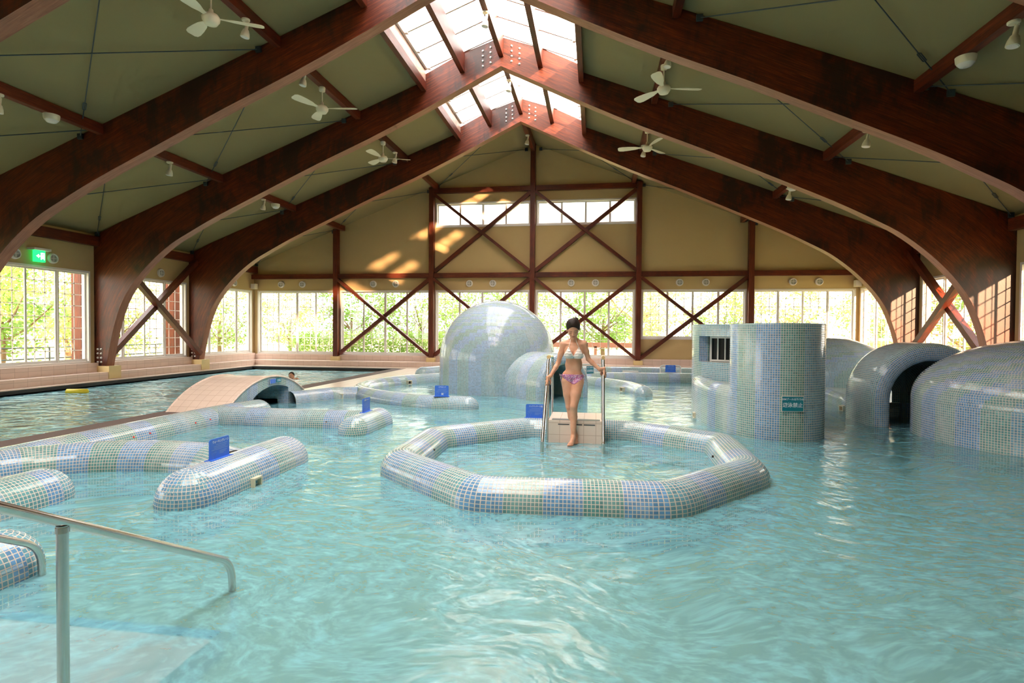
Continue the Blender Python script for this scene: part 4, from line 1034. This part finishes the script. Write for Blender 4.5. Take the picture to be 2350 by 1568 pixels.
# torso
B.ell(Wp(-.272, 1.14, TY + .01), (.118, .078, .125), .03); B.ell(Wp(-.272, .97, TY + .005), (.107, .070, .13), .04)
B.ell(Wp(-.285, .835, TY + .01), (.130, .082, .085), .03); B.ell(Wp(-.345, .79, TY + .045), (.07, .07, .08), .03); B.ell(Wp(-.222, .79, TY + .045), (.07, .07, .08), .03)
B.ell(Wp(-.335, 1.105, TY - .072), (.054, .048, .052), .022); B.ell(Wp(-.208, 1.105, TY - .072), (.054, .048, .052), .022)
for s, xs in ((-1, -.405), (1, -.142)):
    B.cone(Wp(-.272 + s * .025, 1.275, TY + .03), Wp(xs, 1.236, TY + .01), .036, .040, .03)
    B.cone(Wp(-.272 + s * .012, 1.232, TY - .035), Wp(xs - s * .02, 1.236, TY - .02), .011, .010, .02)
B.cone(Wp(-.274, 1.23, TY + .03), Wp(-.279, 1.36, TY - .0), .047, .044, .025)
# legs
hipR, kneeR, ankR = Wp(-.216, .755, TY + .0), Wp(-.262, .455, 6.99, 7.08), np.array([-.262, 6.955, .092])
hipL, kneeL, ankL = Wp(-.350, .755, TY + .02), Wp(-.322, .44, 7.10), np.array([-.236, 7.045, .095])
for h_, kn, an, dy in ((hipR, kneeR, ankR, .03), (hipL, kneeL, ankL, .03)):
    mid = h_ * .5 + kn * .5 + np.array([0, -.012, 0]); B.chain([h_, mid, kn], [.078, .064, .046], .013)
    cf = kn * .64 + an * .36 + np.array([0, dy, 0]); B.chain([kn, cf, kn * .3 + an * .7 + np.array([0, .012, 0]), an], [.045, .046, .034, .027], .016)
    B.ell(kn + np.array([0, -.022, .0]), (.032, .026, .038), .02)
for an, dx, dy, tz in ((ankR, -.032, -.115, .018), (ankL, .004, -.07, .022)):
    heel = an + np.array([.0, .022, -.062]); ball = an + np.array([dx * .8, dy * .75, 0]); ball[2] = tz + .004; heel[2] = max(heel[2], tz + .006)
    B.chain([an, heel], [.028, .026], .018); B.chain([an + np.array([0, -.01, -.01]), ball], [.028, .021], .02); B.cone(heel, ball, .025, .022, .02)
    B.cone(ball + np.array([-.018, 0, -.002]), ball + np.array([.02, .012, -.003]), .018, .015, .012)
    for q, (ox, ln, rr) in enumerate(((-.026, .040, .0115), (-.010, .036, .0085), (.003, .032, .008), (.014, .027, .0078), (.024, .021, .0075))):
        p0 = ball + np.array([ox, -.004 + q * .002, -.004]); p1 = p0 + np.array([dx * .15, -ln, -.006]); p1[2] = tz - .008; B.chain([p0, p1], [rr, rr], .005)
# arms and gripping hands
RA = np.array([0, .64, .77]); RA /= np.linalg.norm(RA); NA = np.array([0, -.77, .64]); NA /= np.linalg.norm(NA)
def hand(C, e, wrist):
    e = np.array([e, 0, 0.])
    P = lambda s, phi, rho: C + RA * s + rho * (NA * math.cos(math.radians(phi)) + e * math.sin(math.radians(phi)))
    w2 = P(.055, 8, .048)
    B.chain([wrist, w2], [.0225, .021], .012)
    for q in range(4): B.chain([w2 + (q - 1.5) * .006 * RA, P(-.030 + q * .0195, 18, .034)], [.0145, .0105], .010)
    for q, (s0, ml, rr) in enumerate(((-.034, 165, .0075), (-.0125, 192, .0082), (.0085, 196, .0084), (.0285, 180, .0082))):
        ph = [18, 18 + (ml - 18) * .42, 18 + (ml - 18) * .74, ml]; rh = [.034, .0315, .029, .027]
        B.chain([P(s0 - .0010 * i * (1.5 - q), ph[i], rh[i]) for i in range(4)], [rr + .0012, rr + .0005, rr, rr - .0008], .0035)
    B.chain([w2 + RA * -.006 - e * .008, P(.030, -38, .037), P(.012, -80, .031), P(-.006, -112, .028)], [.014, .0122, .010, .0085], .006)
CL = np.array([-.580, 7.015, .745]); CR = np.array([.10, 7.11, .862])
shL, elL, wrL = Wp(-.405, 1.232, TY + .01), Wp(-.472, .985, 7.12), np.array([-.552, 7.02, .835])
shR, elR, wrR = Wp(-.142, 1.240, TY + .01), Wp(-.088, 1.045, 7.13), np.array([.052, 7.085, .925])
for sh, el, wr in ((shL, elL, wrL), (shR, elR, wrR)):
    B.chain([sh, sh * .5 + el * .5, el], [.039, .034, .028], .02)
    B.chain([el, el * .68 + wr * .32, wr], [.028, .029, .0205], .015)
hand(CL, -1, wrL); hand(CR, 1, wrR)
# head, tilted down
Hc = Wp(-.283, 1.436, TY - .025); th_ = math.radians(27); ro = math.radians(4)
hx = np.array([math.cos(ro), 0, math.sin(ro)]); hf = np.array([0, -math.cos(th_), -math.sin(th_)]); hu = np.cross(hx, -hf); hu = np.array([-.04, -math.sin(th_), math.cos(th_)]); hu /= np.linalg.norm(hu)
HS = 1.10
HP = lambda x, f, u: Hc + hx * x * HS + hf * f * HS + hu * u * HS
HAX = (hx, hf, hu)
B.ell(HP(0, -.008, .022), (.078, .094, .086), .015, HAX); B.ell(HP(0, .030, -.035), (.062, .061, .070), .02, HAX); B.ell(HP(0, .050, -.084), (.027, .025, .022), .02, HAX)
for s in (-1, 1):
    B.ell(HP(s * .033, .058, -.038), (.022, .020, .022), .014, HAX); B.cone(HP(s * .012, .080, .006), HP(s * .040, .070, .006), .008, .008, .012)
    B.ell(HP(s * .072, -.008, -.022), (.010, .016, .026), .005, HAX); B.ell(HP(s * .029, .073, -.012), (.013, .009, .009), .006, HAX)
B.chain([HP(0, .080, -.004), HP(0, .094, -.030), HP(0, .100, -.038)], [.007, .0085, .0095], .007)
for s in (-1, 1): B.ell(HP(s * .010, .090, -.040), (.0075, .0075, .006), .004, HAX)
B.ell(HP(0, .083, -.060), (.021, .010, .0065), .006, HAX); B.ell(HP(0, .080, -.070), (.017, .010, .0065), .006, HAX)
wm = thing('person', (-.28, 7.0, 0), 'woman in white frilled bikini top and pink floral bottom, stepping down, holding both rails', 'person')
off = (-.28, 7.0, 0)
net_obj('body', B.F, B.lo, B.h, M['skin'], wm, off, 2)
GX, GY, GZ = B.grid()
xc = -.272 * TY / 7.2
zt = lambda z: EYE - (EYE - z) * TY / 7.2
# bikini top: two ruffled triangles and an under band
ph_ = ((GZ + .003 * np.sin(GX * 95)) / .031) % 1.0; ruf = .0085 * (1 - ph_) * (1 + .25 * np.sin(GX * 260)) - .002
G1 = B.F - (.0075 + ruf)
dx = np.abs(GX - xc)
tri = np.maximum.reduce([np.abs(dx - .064) - .078 * np.clip((zt(1.205) - GZ) / .145, 0, 1), zt(1.055) - GZ, GZ - zt(1.20), GY - (TY - .005)])
bandm = np.maximum.reduce([np.abs(GZ - zt(1.062)) - .009, dx - .135]); armcut = (dx - .128)
top = np.maximum(G1, np.minimum(np.maximum(tri, armcut), bandm)); bt_ = net_obj('bikini_top', top, B.lo, B.h, M['frill'], wm, off, 1)
for s, ax_, bx in ((-1, -.335, -.318), (1, -.208, -.243)):
    a, b_, c_ = Wp(ax_, 1.196, TY - .075), Wp(bx, 1.27, TY - .045), Wp(bx + s * -.004, 1.325, TY + .035)
    MB().tube([tuple(q - np.array(off)) for q in (a, a * .5 + b_ * .5 + np.array([0, -.012, 0]), b_, c_)], .0035, 6).build('neck_strap', M['frill'], bt_)
bm_ = np.maximum.reduce([GZ - zt(.852) - .25 * 0, zt(.727) + .68 * np.maximum(dx + .0 - .012, 0) - GZ, dx - .2])
bot = np.maximum(B.F - .005, bm_); cut = np.maximum(bot, zt(.70) - GZ); bb_ = net_obj('bikini_bottom', cut, B.lo, B.h, M['floral'], wm, off, 1)
for s, x in ((-1, -.432), (1, -.142)):
    p = Wp(x, .838, TY - .03) - np.array(off); o_ = lambda a, b_: tuple(p + np.array([s * a, -.008, b_]))
    MB().tube([o_(0, 0), o_(.02, .012), o_(.022, -.012), o_(0, 0), o_(-.022, .012), o_(-.02, -.014), o_(0, 0), o_(.006, -.05), o_(.002, -.075)], .0035, 5).build('tie_bow', M['floral'], bb_)
# hair, brows, lashes, lips
Hf = Field(Hc - .18, Hc + .19, .005)
Hf.ell(HP(0, -.012, .030), (.089, .102, .090), .01, HAX)
g = Hf.grid(); lx = [sum((g[i] - Hc[i]) * a[i] for i in range(3)) for a in HAX]
mk = np.maximum(-(lx[2] * .62 - lx[1] * .78 + .028 + np.abs(lx[0]) * .10), -(lx[2] + .055)); Hf.F = np.maximum(Hf.F, mk)
Hf.ell(HP(.030, -.092, .062), (.034, .032, .030), .010, HAX); Hf.ell(HP(.012, -.07, .062), (.04, .035, .03), .02, HAX)
net_obj('hair', Hf.F.astype(float), Hf.lo, .005, M['hair'], wm, off, 1)
for s in (-1, 1):
    T_ = lambda x, f, u: tuple(HP(x, f, u) - np.array(off))
    MB().tube([T_(s * .016, .0835, -.016), T_(s * .028, .0845, -.0195), T_(s * .041, .0765, -.016)], .0018, 5).build('eyelash', M['brow'], wm)
    MB().tube([T_(s * .013, .0885, .007), T_(s * .028, .0875, .012), T_(s * .045, .0745, .006)], .0022, 5).build('eyebrow', M['brow'], wm)
T_ = lambda x, f, u: tuple(HP(x, f, u) - np.array(off))
MB().tube([T_(-.021, .0855, -.0645), T_(-.008, .0935, -.063), T_(.008, .0935, -.063), T_(.021, .0855, -.0645)], [.0015, .0042, .0042, .0015], 6).build('lips', M['lip'], wm)
# swimmer, only head and shoulder above the lane water
swp = (-8.72, 15.2, .0)
S_ = Field((-.4, -.4, -.42), (.42, .4, .22), .012)
S_.ell((0, 0, .05), (.075, .09, .10), .02); S_.cone((.02, 0, -.02), (.1, .02, -.10), .05, .06, .03); S_.ell((.18, .03, -.13), (.16, .12, .10), .05); S_.cone((.1, -.12, -.08), (.28, -.2, -.02), .045, .035, .03)
S_.chain([(.28, -.2, -.02), (.36, -.12, -.12)], [.035, .025], .02)
sw = thing('person', swp, 'swimmer in the lane pool, only dark-haired head and shoulder above water', 'person')
net_obj('body', S_.F.astype(float), S_.lo, .012, M['skin'], sw, (0, 0, 0), 2)
S2 = Field((-.2, -.2, -.12), (.2, .2, .2), .01); S2.ell((-.006, .012, .065), (.083, .092, .098), .01); g = S2.grid(); S2.F = np.maximum(S2.F, g[0] * .9 - g[2] * .5 - .035)
net_obj('hair', S2.F.astype(float), S2.lo, .01, M['hair'], sw, (0, 0, 0), 1)

# ------------------------------------------------------------------ garden outside
struct(MB().add([(-80, -60, -.25), (80, -60, -.25), (80, 110, -.25), (-80, 110, -.25)], [(0, 1, 2, 3)]).build('ground', M['ground']))
def leaf_cloud(seed, clumps, per, size, R, H):
    rg = np.random.default_rng(seed); V = []; 
    for c in range(clumps):
        a = rg.uniform(0, 2 * PI); u_ = rg.uniform(0, 1) ** .5; z = rg.uniform(-1, 1); rr = R * u_ * math.sqrt(max(1 - z * z * .8, .05))
        cc = np.array([rr * math.cos(a), rr * math.sin(a), z * H]); cr = rg.uniform(.16, .34) * R
        p = cc + rg.normal(0, 1, (per, 3)) * cr * np.array([.75, .75, .35])
        n = rg.normal(0, 1, (per, 3)) + np.array([0, 0, .8]); n /= np.linalg.norm(n, axis=1)[:, None]
        t1 = np.cross(n, rg.normal(0, 1, (per, 3))); t1 /= np.linalg.norm(t1, axis=1)[:, None]; t2 = np.cross(n, t1)
        s_ = size * rg.uniform(.6, 1.3, (per, 1)); V.append(np.stack([p - t1 * s_, p - t2 * s_ * .55, p + t1 * s_, p + t2 * s_ * .55], 1).reshape(-1, 3))
    V = np.vstack(V); F = np.arange(len(V)).reshape(-1, 4)
    me = bpy.data.meshes.new('crown'); me.from_pydata(V.tolist(), [], F.tolist()); me.materials.append(M['leaf']); me.update(); return me
crowns = [leaf_cloud(i, 46, 84, .075, 2.0, 1.5) for i in range(3)]
def trunk_mb(seed, h):
    rg = random.Random(seed); mb = MB(); x = 0
    pts = [(0, 0, -.3), (.04, 0, .5), (-.03, .05, h * .55), (.05, 0, h)]
    mb.tube(pts, [.13, .10, .085, .05], 8)
    for k in range(6):
        a = rg.uniform(0, 2 * PI); z = rg.uniform(.35, .8) * h; L = rg.uniform(.9, 1.7)
        mb.tube([(0, 0, z), (math.cos(a) * L * .5, math.sin(a) * L * .5, z + L * .35), (math.cos(a) * L, math.sin(a) * L, z + L * .9)], [.045, .03, .012], 6)
    return mb
trunks = [trunk_mb(i, 2.2) for i in range(3)]; tm = [t_.build('trunk', M['bark']) for t_ in trunks]
tmesh = [o.data for o in tm]
for o in tm: bpy.data.objects.remove(o)
def tree(i, x, y, s, label, hz=1.0):
    r = thing('garden_tree', (x, y, -.25), label, 'tree', 'trees outside the windows', (i * 2.4) % 6.28); r.scale = (s, s, s * hz)
    a = bpy.data.objects.new('trunk', tmesh[i % 3]); b_ = bpy.data.objects.new('crown', crowns[i % 3])
    for q in (a, b_): col.objects.link(q); q.parent = r
    b_.location = (0, 0, 2.6)
TR = [(-15.3, 26.5, .95, 'leafy tree beyond the window at the lane corner'), (-11.2, 24.8, 1.0, 'broad leafy tree showing trunk between lane corner and first post'), (-7.9, 25.0, .95, 'bright green tree behind the braced window left of the dome'),
      (-6.2, 29, 1.1, 'taller tree farther back left of the dome'), (-2.9, 26.5, .85, 'tree crown beside the centre post of far wall'), (.3, 25.5, 1.0, 'green tree behind the woman'), (2.2, 30, 1.25, 'tall tree reaching the clerestory behind the woman'),
      (5.6, 25.5, .85, 'bushy tree behind the raised sill window'), (8.6, 27.5, 1.0, 'loose leafy tree behind the tower window'), (11.5, 25.0, .95, 'tree past the far corner by the domes'),
      (-16.6, 13.6, .95, 'leafy tree outside the window under the exit sign'), (-19.8, 18.6, 1.1, 'leafy tree outside the braced side window'), (-21.5, 16.0, 1.2, 'taller tree farther out beyond the window under exit sign'), (-16.4, 17.2, .8, 'low tree just outside the braced side window'), (-16.2, 22.4, .9, 'tree outside the lane-side corner window'), (13.8, 18.6, .9, 'tree outside the dome-side corner window'), (12.8, 21.5, .8, 'small tree outside behind the right-hand arches')]
for i, (x, y, s, lb) in enumerate(TR): tree(i, x, y, s, lb)
def hedge(x0, x1, y, h, label):
    rg = np.random.default_rng(int(x0 * 10) % 97); n = int((x1 - x0) * 900)
    p = np.stack([rg.uniform(x0, x1, n), y + rg.uniform(-.5, .5, n), rg.uniform(-.2, h, n) + .12 * np.sin(rg.uniform(x0, x1, n))], 1)
    nn = rg.normal(0, 1, (n, 3)); nn /= np.linalg.norm(nn, axis=1)[:, None]; t1 = np.cross(nn, rg.normal(0, 1, (n, 3))); t1 /= np.linalg.norm(t1, axis=1)[:, None]; t2 = np.cross(nn, t1); s_ = .07
    V = np.stack([p - t1 * s_, p - t2 * s_ * .6, p + t1 * s_, p + t2 * s_ * .6], 1).reshape(-1, 3)
    me = bpy.data.meshes.new('clipped_hedge'); me.from_pydata(V.tolist(), [], np.arange(len(V)).reshape(-1, 4).tolist()); me.materials.append(M['leaf'])
    o = bpy.data.objects.new('clipped_hedge', me); col.objects.link(o); tag(o, label, 'hedge')
hedge(-13.5, -3.0, 23.6, 1.25, 'long green hedge outside the far windows on the lanes side'); hedge(3.5, 12.5, 24.2, 1.1, 'green hedge outside the far windows on the domes side')
fe = thing('garden_fence', (0, 22.6, 0), 'dusky red fence rail seen through the window behind the woman', 'fence')
MB().box(-2.2, 3.2, 0, .1, .75, .95).build('rail', M['fence'], fe)
for x in (-2, 0, 1.6, 3.0): at_box(x, .05, .3, .06, .05, .5).build('fence_post', M['fence'], fe)
def outpost(y, lb): tag(MB().beam((XL - 1.3, y, -.25), (XL - 1.3, y, 3.2), .30, .30, (0, 1, 0)).build('porch_post', M['wood2']), lb, 'post')
outpost(13.6, 'orange-brown porch post outside the window under the exit sign'); outpost(17.0, 'orange-brown porch post outside the braced side window'); outpost(9.6, 'porch post outside lane-side windows, out of frame')
rl = thing('garden_railing', (XL - 2.2, 10, 0), 'thin grey garden railing outside the lane-side windows', 'railing')
for z in (.55, .85): MB().tube([(0, -6, z), (0, 9.5, z)], .02, 6).build('rail', M['rod'], rl)
for k in range(9): MB().tube([(0, -6 + k * 1.9, -.25), (0, -6 + k * 1.9, .85)], .02, 6).build('rail_post', M['rod'], rl)
hs = thing('garden_house', (-30, 16, -.25), 'pale house with dark roof and windows beyond the lane-side garden', 'house')
MB().box(-3, 3, -6, 6, 0, 3.2).build('wall', M['housew'], hs); MB().prism([(-6.6, 3.2), (6.6, 3.2), (0, 5.4)], -3.3, 3.3, 'YZ').build('roof', M['houser'], hs)
for y in (-4, -1.2, 1.6, 4.2): MB().box(3, 3.03, y - .5, y + .5, 1.0, 2.2).build('window', M['shade'], hs)
